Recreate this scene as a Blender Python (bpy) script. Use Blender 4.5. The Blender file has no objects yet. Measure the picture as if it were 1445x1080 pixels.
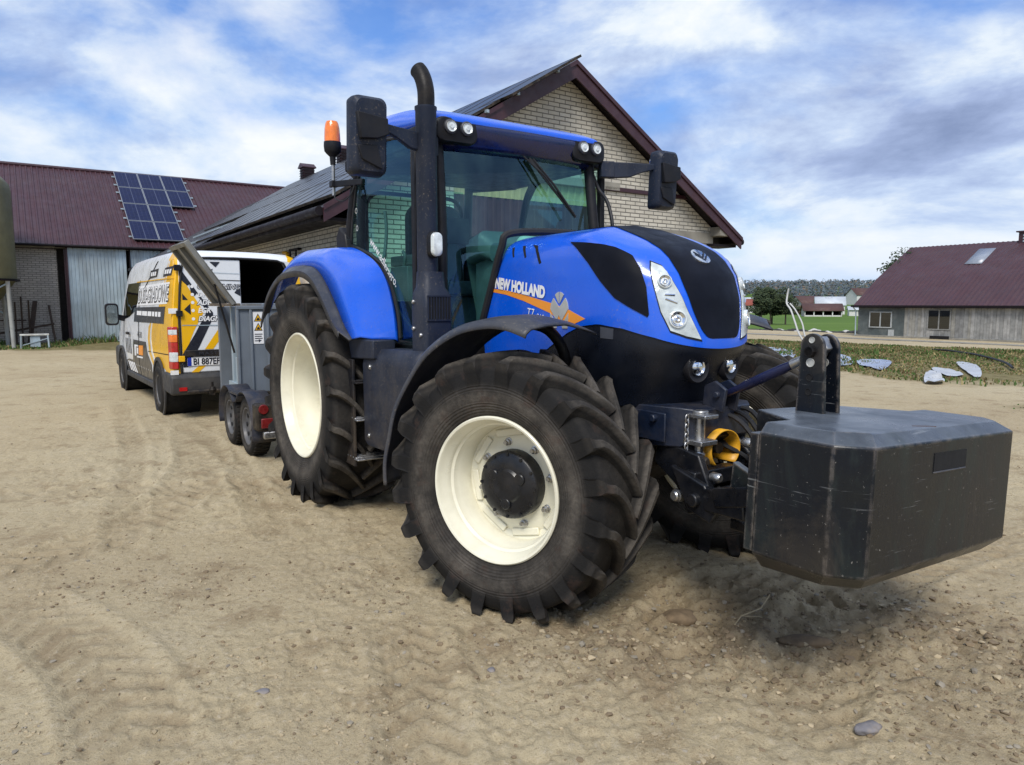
import bpy, bmesh, math, random
import numpy as np
from math import sin, cos, pi, radians, sqrt, atan2
from mathutils import Vector, Matrix, noise
from mathutils.bvhtree import BVHTree
from mathutils.geometry import delaunay_2d_cdt

random.seed(7)
scene = bpy.context.scene
COL = scene.collection

# ------------------------------------------------------------------ helpers
# the farm yard is laid out on one square grid: tractor, house, barn and van all follow it
FX, FY, FYAW = -0.7956, 6.4112, radians(-55.7868)
FC, FS = cos(FYAW), sin(FYAW)


def farm(x, y, z=0.0):
    return Vector((FX + FC * x - FS * y, FY + FS * x + FC * y, z))


class MB:
    """collects faces and links them as one mesh object"""

    def __init__(s):
        s.v, s.f, s.m = [], [], []

    def add(s, vs, fs, m=0):
        o = len(s.v)
        s.v += [tuple(p) for p in vs]
        for f in fs:
            s.f.append([o + i for i in f])
            s.m.append(m)
        return s

    def box(s, x0, x1, y0, y1, z0, z1, m=0, M=None):
        vs = [Vector((x, y, z)) for z in (z0, z1) for y in (y0, y1) for x in (x0, x1)]
        if M is not None:
            vs = [M @ p for p in vs]
        return s.add(vs, [(0, 2, 3, 1), (4, 5, 7, 6), (0, 1, 5, 4), (2, 6, 7, 3), (0, 4, 6, 2), (1, 3, 7, 5)], m)

    def bar(s, a, b, w, h, m=0, up=(0, 0, 1)):
        """rectangular bar from a to b, w across, h along up"""
        a, b = Vector(a), Vector(b)
        d = (b - a).normalized()
        side = d.cross(Vector(up))
        if side.length < 1e-5:
            side = d.cross(Vector((1, 0, 0)))
        side.normalize()
        u = side.cross(d).normalized()
        vs = []
        for p in (a, b):
            for (i, j) in ((-1, -1), (1, -1), (1, 1), (-1, 1)):
                vs.append(p + side * (i * w / 2) + u * (j * h / 2))
        return s.add(vs, [(3, 2, 1, 0), (4, 5, 6, 7), (0, 1, 5, 4), (1, 2, 6, 5), (2, 3, 7, 6), (3, 0, 4, 7)], m)

    def tube(s, pts, r, n=10, m=0, caps=True):
        pts = [Vector(p) for p in pts]
        rs = r if isinstance(r, (list, tuple)) else [r] * len(pts)
        rings = []
        up = None
        for i, p in enumerate(pts):
            d = (pts[min(i + 1, len(pts) - 1)] - pts[max(i - 1, 0)]).normalized()
            if up is None:
                up = Vector((0, 0, 1)) if abs(d.z) < .9 else Vector((1, 0, 0))
            side = d.cross(up).normalized()
            up = side.cross(d).normalized()
            rings.append([p + (side * cos(2 * pi * k / n) + up * sin(2 * pi * k / n)) * rs[i] for k in range(n)])
        return s.loft(rings, m, caps)

    def loft(s, rings, m=0, caps=True, closed=True):
        n = len(rings[0])
        vs = [p for r in rings for p in r]
        fs = []
        for i in range(len(rings) - 1):
            for k in range(n if closed else n - 1):
                k2 = (k + 1) % n
                fs.append((i * n + k, i * n + k2, (i + 1) * n + k2, (i + 1) * n + k))
        if caps and closed:
            fs.append(tuple(range(n - 1, -1, -1)))
            fs.append(tuple((len(rings) - 1) * n + k for k in range(n)))
        return s.add(vs, fs, m)

    def lathe(s, prof, o=(0, 0, 0), axis='y', n=48, m=0, close=False):
        """prof: (radius, height along axis)"""
        o = Vector(o)
        rings = []
        for r, h in prof:
            ring = []
            for k in range(n):
                a = 2 * pi * k / n
                c, d = r * cos(a), r * sin(a)
                p = {'x': (h, c, d), 'y': (c, h, d), 'z': (c, d, h)}[axis]
                ring.append(o + Vector(p))
            rings.append(ring)
        if close:
            rings.append(rings[0])
        return s.loft(rings, m, caps=not close)

    def prism(s, poly, ax, a, b, m=0):
        """2D outline extruded along ax from a to b; the outline is in the other two axes, in x, y, z order"""
        def P(q, h):
            return {'x': (h, q[0], q[1]), 'y': (q[0], h, q[1]), 'z': (q[0], q[1], h)}[ax]
        n = len(poly)
        vs = [P(q, a) for q in poly] + [P(q, b) for q in poly]
        fs = [tuple(range(n)), tuple(range(2 * n - 1, n - 1, -1))]
        fs += [(k, (k + 1) % n, n + (k + 1) % n, n + k) for k in range(n)]
        return s.add(vs, fs, m)

    def grid(s, fn, nu, nv, m=0, flip=False):
        vs = [fn(i / nu, j / nv) for i in range(nu + 1) for j in range(nv + 1)]
        fs = []
        for i in range(nu):
            for j in range(nv):
                q = (i * (nv + 1) + j, (i + 1) * (nv + 1) + j, (i + 1) * (nv + 1) + j + 1, i * (nv + 1) + j + 1)
                fs.append(q[::-1] if flip else q)
        return s.add(vs, fs, m)

    def mesh(s, name, mats, recalc=True, angle=38, weld=True):
        me = bpy.data.meshes.new(name)
        me.from_pydata(s.v, [], s.f)
        for m in (mats if isinstance(mats, (list, tuple)) else [mats]):
            me.materials.append(m)
        me.polygons.foreach_set('material_index', s.m)
        bm = bmesh.new()
        bm.from_mesh(me)
        if weld:
            bmesh.ops.remove_doubles(bm, verts=bm.verts, dist=1e-5)
        if recalc:
            bmesh.ops.recalc_face_normals(bm, faces=bm.faces)
        bm.to_mesh(me)
        bm.free()
        me.shade_smooth()
        me.set_sharp_from_angle(angle=radians(angle))
        return me

    def build(s, name, mats, parent=None, bevel=0, seg=2, solid=0, **kw):
        o = bpy.data.objects.new(name, s.mesh(name, mats, **kw))
        COL.objects.link(o)
        o.parent = parent
        if solid:
            md = o.modifiers.new('thickness', 'SOLIDIFY')
            md.thickness = solid
            md.offset = 0
        if bevel:
            md = o.modifiers.new('edge', 'BEVEL')
            md.width = bevel
            md.segments = seg
            md.limit_method = 'ANGLE'
            md.angle_limit = radians(35)
        return o


def tag(o, label=None, cat=None, group=None, kind=None):
    for k, v in (('label', label), ('category', cat), ('group', group), ('kind', kind)):
        if v:
            o[k] = v
    return o


def thing(name, label, cat, loc=(0, 0, 0), rz=0.0, group=None):
    o = bpy.data.objects.new(name, None)
    o.empty_display_size = .2
    COL.objects.link(o)
    o.location = loc
    o.rotation_euler = (0, 0, rz)
    return tag(o, label, cat, group)


def farm_thing(name, label, cat, x=0, y=0, z=0, group=None, rz=0):
    return thing(name, label, cat, farm(x, y, z), FYAW + rz, group)


def copy_tree(o, parent=None):
    c = o.copy()
    COL.objects.link(c)
    c.parent = parent
    for ch in list(o.children):
        copy_tree(ch, c)
    return c


def lerp_tab(tab, x):
    if x <= tab[0][0]:
        return tab[0][1]
    for (a, p), (b, q) in zip(tab, tab[1:]):
        if x <= b:
            return p + (q - p) * (x - a) / (b - a)
    return tab[-1][1]


def spline(pts, n=8, closed=False):
    """Catmull-Rom through the points (any dimension)"""
    pts = [Vector(p) for p in pts]
    N = len(pts)
    out = []
    for i in range(N if closed else N - 1):
        p0, p1, p2, p3 = (pts[(i + k - 1) % N] if closed else pts[min(max(i + k - 1, 0), N - 1)] for k in range(4))
        for j in range(n):
            t = j / n
            out.append(.5 * ((2 * p1) + (p2 - p0) * t + (2 * p0 - 5 * p1 + 4 * p2 - p3) * t * t + (3 * p1 - p0 - 3 * p2 + p3) * t ** 3))
    if not closed:
        out.append(pts[-1])
    return out


def round_rect(w, h, r, n=5, cx=0, cy=0):
    out = []
    for sx, sy, a0 in ((1, 1, 0), (-1, 1, pi / 2), (-1, -1, pi), (1, -1, 1.5 * pi)):
        for k in range(n + 1):
            a = a0 + k / n * pi / 2
            out.append((cx + sx * (w / 2 - r) + r * cos(a), cy + sy * (h / 2 - r) + r * sin(a)))
    return out


def fill2d(outline, step):
    """triangulate an outline with interior points every `step`"""
    pts = [Vector((p[0], p[1])) for p in outline]
    # subdivide the border
    bd = []
    for i, p in enumerate(pts):
        q = pts[(i + 1) % len(pts)]
        k = max(1, int((q - p).length / step))
        bd += [p + (q - p) * (j / k) for j in range(k)]
    n = len(bd)
    xs = [p.x for p in bd]
    ys = [p.y for p in bd]

    def inside(x, y):
        c = False
        for i in range(n):
            a, b = bd[i], bd[i - 1]
            if (a.y > y) != (b.y > y) and x < (b.x - a.x) * (y - a.y) / (b.y - a.y) + a.x:
                c = not c
        return c
    extra = []
    y = min(ys) + step * .5
    while y < max(ys):
        x = min(xs) + step * .5
        while x < max(xs):
            if inside(x, y) and all((Vector((x, y)) - p).length > step * .5 for p in bd):
                extra.append(Vector((x, y)))
            x += step
        y += step
    r = delaunay_2d_cdt(bd + extra, [], [list(range(n))], 1, 1e-6)
    return r[0], [tuple(f) for f in r[2]]


def patch(outline3, bvh, name, mats, parent, lift=.004, step=.02, thick=.006, mi=0, smooth_n=0):
    """a panel that follows a curved body: outline of points near the surface, laid on it and lifted"""
    pts = [Vector(p) for p in outline3]
    if smooth_n:
        pts = spline(pts, smooth_n, True)
    c = sum(pts, Vector()) / len(pts)
    nrm = Vector()
    for i in range(len(pts)):
        nrm += (pts[i] - c).cross(pts[(i + 1) % len(pts)] - c)
    nrm.normalize()
    ux = nrm.orthogonal().normalized()
    uy = nrm.cross(ux)
    vs, fs = fill2d([((p - c).dot(ux), (p - c).dot(uy)) for p in pts], step)
    mb = MB()
    V3 = []
    for v in vs:
        p = c + ux * v.x + uy * v.y
        q, n, i, d = bvh.find_nearest(p)
        if (p - q).dot(n) < 0 and n.dot(nrm) < 0:
            pass
        V3.append((q, n))
    mb.add([q + n * lift for q, n in V3], fs, mi)
    # border skirt down to the body
    from collections import Counter
    cnt = Counter()
    for f in fs:
        for i in range(len(f)):
            cnt[tuple(sorted((f[i], f[(i + 1) % len(f)])))] += 1
    for (a, b), k in cnt.items():
        if k == 1:
            mb.add([V3[a][0] + V3[a][1] * lift, V3[b][0] + V3[b][1] * lift, V3[b][0] - V3[b][1] * thick, V3[a][0] - V3[a][1] * thick], [(0, 1, 2, 3)], mi)
    o = mb.build(name, mats, parent)
    return o


def text_mesh(body, size, bold=0.0, shear=0.0, sx=1.0, align='LEFT', spacing=1.0):
    cu = bpy.data.curves.new('lettering', 'FONT')
    cu.body = body
    cu.size = size
    cu.offset = bold
    cu.shear = shear
    cu.align_x = align
    cu.space_character = spacing
    cu.resolution_u = 3
    o = bpy.data.objects.new('lettering', cu)
    COL.objects.link(o)
    dg = bpy.context.evaluated_depsgraph_get()
    dg.update()
    me = bpy.data.meshes.new_from_object(o.evaluated_get(dg))
    bpy.data.objects.remove(o)
    bpy.data.curves.remove(cu)
    vs = [(v.co.x * sx, v.co.y) for v in me.vertices]
    fs = [tuple(p.vertices) for p in me.polygons]
    bpy.data.meshes.remove(me)
    return vs, fs


def lettering(name, body, size, origin, ux, uy, mat, parent, bvh=None, lift=.004, **kw):
    """flat letters on a plane (or laid on a curved body)"""
    vs, fs = text_mesh(body, size, **kw)
    ux, uy, origin = Vector(ux).normalized(), Vector(uy).normalized(), Vector(origin)
    n = ux.cross(uy).normalized()
    P = []
    for x, y in vs:
        p = origin + ux * x + uy * y
        if bvh:
            q, nn, i, d = bvh.find_nearest(p)
            p = q + nn * lift
        else:
            p = p + n * lift
        P.append(p)
    return MB().add(P, fs).build(name, mat, parent, recalc=False, weld=False)


def decal(mb, poly, origin, ux, uy, lift=.003, m=0):
    """flat coloured shape lying on a plane"""
    ux, uy, origin = Vector(ux).normalized(), Vector(uy).normalized(), Vector(origin)
    n = ux.cross(uy).normalized()
    mb.add([origin + ux * x + uy * y + n * lift for x, y in poly], [tuple(range(len(poly)))], m)
    return mb


# ------------------------------------------------------------------ materials
def new_mat(name):
    m = bpy.data.materials.new(name)
    m.use_nodes = True
    nt = m.node_tree
    return m, nt, nt.nodes['Principled BSDF']


def N(nt, typ, **kw):
    n = nt.nodes.new(typ)
    for k, v in kw.items():
        if k in n.inputs:
            n.inputs[k].default_value = v
        else:
            setattr(n, k, v)
    return n


def ramp(nt, fac, stops, interp='LINEAR'):
    r = nt.nodes.new('ShaderNodeValToRGB')
    r.color_ramp.interpolation = interp
    el = r.color_ramp.elements
    while len(el) < len(stops):
        el.new(.5)
    for e, (p, c) in zip(el, stops):
        e.position = p
        e.color = (c, c, c, 1) if isinstance(c, (int, float)) else (*c, 1)
    nt.links.new(fac, r.inputs[0])
    return r.outputs[0]


def mix(nt, fac, a, b, blend='MIX'):
    m = nt.nodes.new('ShaderNodeMix')
    m.data_type = 'RGBA'
    m.blend_type = blend
    for sock, v in ((m.inputs[0], fac), (m.inputs[6], a), (m.inputs[7], b)):
        if isinstance(v, bpy.types.NodeSocket):
            nt.links.new(v, sock)
        elif isinstance(v, (int, float)):
            sock.default_value = v
        else:
            sock.default_value = (*v, 1)
    return m.outputs[2]


def mathn(nt, op, a, b=None):
    m = nt.nodes.new('ShaderNodeMath')
    m.operation = op
    for sock, v in ((m.inputs[0], a), (m.inputs[1], b)):
        if v is None:
            continue
        if isinstance(v, bpy.types.NodeSocket):
            nt.links.new(v, sock)
        else:
            sock.default_value = v
    return m.outputs[0]


def coords(nt, scale=(1, 1, 1), out='Object'):
    tc = nt.nodes.new('ShaderNodeTexCoord')
    mp = nt.nodes.new('ShaderNodeMapping')
    mp.inputs['Scale'].default_value = scale
    nt.links.new(tc.outputs[out], mp.inputs[0])
    return mp.outputs[0]


def noise_tex(nt, vec, scale, detail=4, rough=.55, dist=0.0):
    n = N(nt, 'ShaderNodeTexNoise', Scale=scale, Detail=detail, Roughness=rough, Distortion=dist)
    nt.links.new(vec, n.inputs['Vector'])
    return n.outputs[0]


def bump(nt, h, strength, dist=.01, prev=None):
    b = N(nt, 'ShaderNodeBump', Strength=strength, Distance=dist)
    nt.links.new(h, b.inputs['Height'])
    if prev:
        nt.links.new(prev, b.inputs['Normal'])
    return b.outputs[0]


def paint(name, col, rough=.45, metal=0.0, coat=0.0, var=.12, scale=6, dirt=None, dirt_amt=.5, dirt_scale=3, bmp=0.0, bmp_scale=60, rvar=.15, spec=.5, streak=False, mud=0.0, speck=0.0):
    """a general worn surface: base colour with soft variation, dirt in patches, fine bump, uneven gloss"""
    m, nt, b = new_mat(name)
    v = coords(nt)
    n1 = noise_tex(nt, v, scale, 5)
    lo = tuple(c * (1 - var) for c in col)
    hi = tuple(min(1, c * (1 + var)) for c in col)
    c = ramp(nt, n1, [(.3, lo), (.7, hi)])
    if dirt:
        vv = coords(nt, (1, 1, .25)) if streak else v
        n2 = noise_tex(nt, vv, dirt_scale, 8, .65)
        f = ramp(nt, n2, [(.45, 0.0), (.45 + .3, dirt_amt)])
        c = mix(nt, f, c, dirt)
    if speck:
        gate = ramp(nt, noise_tex(nt, v, 2.2, 4, .6), [(.42, 0.0), (.66, 1.0)])
        sp_ = ramp(nt, noise_tex(nt, v, 70, 3, .6), [(.60, 0.0), (.68, speck)])
        c = mix(nt, mathn(nt, 'MULTIPLY', gate, sp_), c, (.27, .22, .16))
    if mud:
        # splashed soil, thicker near the ground
        sz = nt.nodes.new('ShaderNodeSeparateXYZ')
        nt.links.new(v, sz.inputs[0])
        low = ramp(nt, mathn(nt, 'DIVIDE', sz.outputs[2], 1.8), [(.15, 1.0), (.42, .55), (.75, .08)])
        mz = ramp(nt, noise_tex(nt, v, 7, 9, .7, .4), [(.40, .05), (.62, 1.0)])
        c = mix(nt, mathn(nt, 'MULTIPLY', mathn(nt, 'MULTIPLY', low, mz), mud), c, (.17, .13, .088))
    nt.links.new(c, b.inputs['Base Color'])
    n3 = noise_tex(nt, v, scale * 2.3, 6, .6)
    r = ramp(nt, n3, [(.3, max(0.02, rough - rvar)), (.7, min(1, rough + rvar))])
    nt.links.new(r, b.inputs['Roughness'])
    b.inputs['Metallic'].default_value = metal
    b.inputs['Coat Weight'].default_value = coat
    b.inputs['Coat Roughness'].default_value = .08
    b.inputs['Specular IOR Level'].default_value = spec
    if bmp:
        nt.links.new(bump(nt, noise_tex(nt, v, bmp_scale, 6, .6), bmp, .004), b.inputs['Normal'])
    return m


def glass(name, tint, gloss=.12, rough=.02, mirror=(.9, .95, 1)):
    """a single thin tinted pane: lets the tinted view through and mirrors the sky"""
    m, nt, b = new_mat(name)
    nt.nodes.remove(b)
    out = nt.nodes['Material Output']
    t = N(nt, 'ShaderNodeBsdfTransparent')
    t.inputs[0].default_value = (*tint, 1)
    g = N(nt, 'ShaderNodeBsdfGlossy', Roughness=rough)
    g.inputs[0].default_value = (*mirror, 1)
    # mirror share by viewing angle, the same from both faces of the pane
    ge = nt.nodes.new('ShaderNodeNewGeometry')
    dt = nt.nodes.new('ShaderNodeVectorMath')
    dt.operation = 'DOT_PRODUCT'
    nt.links.new(ge.outputs['Normal'], dt.inputs[0])
    nt.links.new(ge.outputs['Incoming'], dt.inputs[1])
    k = mathn(nt, 'SUBTRACT', 1.0, mathn(nt, 'ABSOLUTE', dt.outputs['Value']))
    f = mathn(nt, 'ADD', mathn(nt, 'MULTIPLY', mathn(nt, 'POWER', k, 5.0), .9), gloss)
    mx = N(nt, 'ShaderNodeMixShader')
    nt.links.new(f, mx.inputs[0])
    nt.links.new(t.outputs[0], mx.inputs[1])
    nt.links.new(g.outputs[0], mx.inputs[2])
    nt.links.new(mx.outputs[0], out.inputs[0])
    return m


def brick(name, axis, col1, col2, mortar, bw=.26, bh=.078, dirty=(.2, .19, .17)):
    """courses on a wall that faces x (axis 'x') or y"""
    m, nt, b = new_mat(name)
    tc = nt.nodes.new('ShaderNodeTexCoord')
    sep = nt.nodes.new('ShaderNodeSeparateXYZ')
    nt.links.new(tc.outputs['Object'], sep.inputs[0])
    cmb = nt.nodes.new('ShaderNodeCombineXYZ')
    nt.links.new(sep.outputs['Y' if axis == 'x' else 'X'], cmb.inputs[0])
    nt.links.new(sep.outputs['Z'], cmb.inputs[1])
    bt = N(nt, 'ShaderNodeTexBrick', Scale=1.0)
    bt.offset = .5
    nt.links.new(cmb.outputs[0], bt.inputs['Vector'])
    bt.inputs['Brick Width'].default_value = bw
    bt.inputs['Row Height'].default_value = bh
    bt.inputs['Mortar Size'].default_value = .0095
    bt.inputs['Mortar Smooth'].default_value = .15
    bt.inputs['Color1'].default_value = (*col1, 1)
    bt.inputs['Color2'].default_value = (*col2, 1)
    bt.inputs['Mortar'].default_value = (*mortar, 1)
    v = coords(nt)
    c = mix(nt, ramp(nt, noise_tex(nt, v, 1.3, 6, .6), [(.45, 0.0), (.8, .55)]), bt.outputs[0], dirty)
    c = mix(nt, ramp(nt, noise_tex(nt, v, 22, 4, .6), [(.3, 0.0), (.75, .35)]), c, tuple(x * .55 for x in col1))
    nt.links.new(c, b.inputs['Base Color'])
    b.inputs['Roughness'].default_value = .9
    h = mathn(nt, 'SUBTRACT', mathn(nt, 'MULTIPLY', noise_tex(nt, v, 60, 4), .3), bt.outputs['Fac'])
    nt.links.new(bump(nt, h, .8, .008), b.inputs['Normal'])
    return m


M = {}
M['blue'] = paint('blue_paint', (.002, .098, .68), .28, coat=.45, var=.06, scale=2, dirt=(.12, .15, .28), dirt_amt=.16, dirt_scale=3.5, bmp=.03, bmp_scale=5, speck=.35, mud=.12)
M['black_plastic'] = paint('black_plastic', (.006, .007, .011), .5, spec=.25, var=.25, scale=5, dirt=(.07, .068, .066), dirt_amt=.16, bmp=.15, bmp_scale=220, mud=.5)
M['navy_plastic'] = paint('dark_grey_plastic', (.011, .017, .034), .5, spec=.3, var=.2, scale=4, dirt=(.12, .115, .11), dirt_amt=.25, dirt_scale=3, bmp=.2, bmp_scale=260, streak=True, speck=.4, mud=.35)
M['grey_plastic'] = paint('mid_grey_plastic', (.032, .037, .052), .5, spec=.4, var=.15, scale=4, dirt=(.2, .18, .15), dirt_amt=.3, bmp=.15, bmp_scale=260, speck=.5, mud=.25)
M['black_metal'] = paint('black_chassis', (.004, .0045, .006), .5, spec=.2, var=.3, scale=5, dirt=(.09, .07, .05), dirt_amt=.28, dirt_scale=4, bmp=.3, bmp_scale=50, mud=.35)
M['hub_black'] = paint('hub_black', (.006, .007, .010), .35, spec=.45, var=.25, scale=9, dirt=(.09, .075, .06), dirt_amt=.22, dirt_scale=7, bmp=.2, bmp_scale=60)
M['navy_cast'] = paint('dark_cast_iron', (.008, .014, .032), .4, var=.3, scale=6, dirt=(.12, .10, .08), dirt_amt=.3, dirt_scale=5, bmp=.4, bmp_scale=40)
M['rim'] = paint('cream_rim_paint', (.80, .77, .62), .38, coat=.15, var=.05, scale=4, dirt=(.36, .30, .19), dirt_amt=.35, dirt_scale=3.5, bmp=.05, bmp_scale=30)
M['steel'] = paint('bare_steel', (.45, .45, .45), .35, metal=.9, var=.2, scale=20, dirt=(.2, .16, .12), dirt_amt=.4, dirt_scale=12)
M['chrome'] = paint('bright_metal', (.75, .77, .8), .15, metal=1, var=.05, scale=20, rvar=.08)
M['lens'] = paint('lamp_lens', (.62, .66, .66), .12, coat=.6, var=.25, scale=26, bmp=.4, bmp_scale=70)
M['white'] = paint('white_lettering', (.8, .8, .8), .5, var=.03)
M['orange'] = paint('orange_stripe', (.85, .30, .03), .45, var=.08, scale=3)
M['silver'] = paint('silver_sticker', (.5, .5, .47), .4, metal=.3, var=.12, scale=8)
M['glass'] = glass('teal_cab_glass', (.60, .93, .88), .09, mirror=(.42, .70, .88))
M['dark_glass'] = glass('dark_window_glass', (.05, .06, .07), .10)
M['amber'] = paint('amber_plastic', (.85, .20, .02), .2, coat=.7, var=.2, scale=18, bmp=.5, bmp_scale=40)
M['red'] = paint('red_lens', (.42, .012, .012), .2, coat=.6, var=.2, scale=18)
M['rubber'] = paint('rubber_seal', (.012, .012, .014), .65, var=.2)
M['yellow'] = paint('yellow_guard', (.72, .36, .015), .5, var=.15, scale=8, dirt=(.2, .12, .04), dirt_amt=.5, dirt_scale=6)
M['seat'] = paint('seat_fabric', (.05, .07, .09), .85, var=.2, scale=20)
M['interior'] = paint('cab_trim', (.09, .12, .13), .6, var=.2, scale=6)
M['pale_reflection'] = paint('pale_reflection_paint', (.45, .60, .56), .6, var=.1, scale=4)
M['void'] = paint('deep_interior', (.004, .004, .005), .9, var=.1)


def tyre_mat(name, base=(.009, .0088, .009), dust=(.19, .166, .138), amt=.55, r0=.38, r1=.70):
    m, nt, b = new_mat(name)
    v = coords(nt)
    n1 = noise_tex(nt, v, 5, 8, .65)
    n2 = noise_tex(nt, v, 42, 6, .7)
    # dust lies on the sidewall ring and in the tread valleys
    sep = nt.nodes.new('ShaderNodeSeparateXYZ')
    nt.links.new(v, sep.inputs[0])
    rr = mathn(nt, 'SQRT', mathn(nt, 'ADD', mathn(nt, 'MULTIPLY', sep.outputs[0], sep.outputs[0]), mathn(nt, 'MULTIPLY', sep.outputs[2], sep.outputs[2])))
    t = mathn(nt, 'DIVIDE', mathn(nt, 'SUBTRACT', rr, r0), r1 - r0)
    band = ramp(nt, t, [(0.0, .30), (.10, .55), (.34, .95), (.46, .45), (.56, .07), (.72, .04), (.83, .30), (.90, .14), (.955, .75), (1.0, .85)])
    f = mathn(nt, 'MULTIPLY', band, ramp(nt, n1, [(.30, .15), (.66, 1.3)]))
    f = mathn(nt, 'MULTIPLY', f, ramp(nt, n2, [(.3, .55), (.65, 1.1)]))
    f = mathn(nt, 'MULTIPLY', f, amt)
    c = mix(nt, f, base, dust)
    c = mix(nt, ramp(nt, noise_tex(nt, v, 9, 6, .7), [(.56, 0.0), (.66, .45)]), c, (.055, .034, .026))
    nt.links.new(c, b.inputs['Base Color'])
    b.inputs['Roughness'].default_value = .78
    b.inputs['Specular IOR Level'].default_value = .2
    rib = mathn(nt, 'MULTIPLY', mathn(nt, 'SINE', mathn(nt, 'MULTIPLY', rr, 420.0)), ramp(nt, t, [(.02, 0.0), (.06, 1.0), (.22, 1.0), (.26, 0.0), (.40, 0.0), (.43, .8), (.50, .8), (.53, 0.0)]))
    nb = bump(nt, rib, .5, .003, bump(nt, n2, .5, .006))
    nt.links.new(bump(nt, noise_tex(nt, v, 150, 4, .6), .35, .003, nb), b.inputs['Normal'])
    return m


M['tyre_front'] = tyre_mat('dusty_front_tyre', amt=.52, r0=.38, r1=.70)
M['tyre_rear'] = tyre_mat('dusty_rear_tyre', amt=.52, r0=.50, r1=.90)
M['tyre_small'] = tyre_mat('road_tyre', amt=.45, r0=.18, r1=.34)

# ------------------------------------------------------------------ camera
cam = bpy.data.cameras.new('camera')
cam.sensor_width = 36
cam.lens = 1007.17 / 1445 * 36
cam.clip_end = 9000
cam.clip_start = .05
camo = bpy.data.objects.new('camera', cam)
COL.objects.link(camo)
camo.location = (0, 0, 1.6014)
camo.rotation_euler = (radians(90 - 6.3427), 0, 0)
scene.camera = camo
# ------------------------------------------------------------------ tractor bonnet surface
NOSE = [(1.0, 3.13), (1.07, 3.17), (1.25, 3.285), (1.36, 3.345), (1.42, 3.342), (1.63, 3.30), (1.75, 3.25), (1.83, 3.18), (1.88, 3.11), (1.93, 3.00), (1.97, 2.89), (2.0, 2.80), (2.045, 2.68)]
HALF = [(1.07, .39), (1.25, .43), (1.5, .452), (1.75, .450), (1.85, .445), (1.91, .434), (1.955, .41), (1.985, .37), (2.01, .30), (2.03, .19), (2.045, .004)]


def hood_pt(s, z):
    a = abs(s)
    sg = 1 if s >= 0 else -1
    xn, w = lerp_tab(NOSE, z), lerp_tab(HALF, z)
    xr, x0 = 1.76 + max(-.1, (z - 1.52)) * .47, 2.62
    if a >= .5:
        x = x0 + (xr - x0) * (a - .5) * 2
        y = w
        # sides draw in a little towards the cab
        y -= .012 * ((a - .5) * 2) ** 2
    else:
        q = 1 - a * 2
        ph = pi / 2 * (q ** 1.25 if q < 1 else 1)
        x = x0 + (xn - x0) * sin(ph) ** (2 / 4.6)
        y = w * cos(ph)
    return Vector((x, sg * y, z))


ZB = [(1.7, 1.26), (2.2, 1.27), (2.42, 1.33), (2.58, 1.42), (2.72, 1.475), (2.88, 1.492), (3.05, 1.472), (3.2, 1.43), (3.3, 1.39), (3.36, 1.365)]
SS = [-1, -.9, -.8, -.7, -.62, -.55] + [-.5 + i * .0125 for i in range(81)] + [.55, .62, .7, .8, .9, 1]


def hood_zb(s):
    z = 1.45
    for _ in range(4):
        z = lerp_tab(ZB, hood_pt(s, z).x)
    return z


def hood_rows(lower):
    rows = []
    n = 14 if lower else 40
    for i in range(n + 1):
        row = []
        for s in SS:
            zb = hood_zb(s)
            if lower:
                z = 1.06 + (zb - 1.06) * i / n
            else:
                # even steps on the flank, close steps on the crown
                t = i / n
                z = zb + (2.045 - zb) * (1 - (1 - t) ** 2.0)
            row.append(hood_pt(s, z))
        rows.append(row)
    return rows
# ------------------------------------------------------------------ light and sky
SUN_EL, SUN_AZ = radians(48), radians(188)          # azimuth clockwise from +Y
sd = Vector((sin(SUN_AZ) * cos(SUN_EL), cos(SUN_AZ) * cos(SUN_EL), sin(SUN_EL)))
sun = bpy.data.lights.new('sun', 'SUN')
sun.energy = 3.2
sun.angle = radians(22)
sun.color = (1, .95, .86)
suno = bpy.data.objects.new('sun', sun)
COL.objects.link(suno)
suno.rotation_euler = sd.to_track_quat('Z', 'Y').to_euler()
suno.location = (0, -10, 20)

world = bpy.data.worlds.new('World')
scene.world = world
world.use_nodes = True
nt = world.node_tree
bg = nt.nodes['Background']
sky = nt.nodes.new('ShaderNodeTexSky')
sky.sky_type = 'NISHITA'
sky.sun_disc = False
sky.sun_elevation = SUN_EL
sky.sun_rotation = SUN_AZ
sky.air_density = 1.6
sky.dust_density = .4
sky.ozone_density = 3.0
bg.inputs['Strength'].default_value = .112
tc = nt.nodes.new('ShaderNodeTexCoord')
sep = nt.nodes.new('ShaderNodeSeparateXYZ')
nt.links.new(tc.outputs['Generated'], sep.inputs[0])
zc = mathn(nt, 'ADD', mathn(nt, 'MAXIMUM', sep.outputs[2], 0.0), .30)
cmb = nt.nodes.new('ShaderNodeCombineXYZ')
nt.links.new(mathn(nt, 'DIVIDE', sep.outputs[0], zc), cmb.inputs[0])
nt.links.new(mathn(nt, 'DIVIDE', sep.outputs[1], zc), cmb.inputs[1])
def dirmap(loc, scl, rot=0.0, src=None):
    m_ = nt.nodes.new('ShaderNodeMapping')
    m_.inputs['Location'].default_value = loc
    m_.inputs['Rotation'].default_value = (0, 0, rot)
    m_.inputs['Scale'].default_value = scl
    nt.links.new(src or tc.outputs['Generated'], m_.inputs[0])
    return m_


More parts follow.
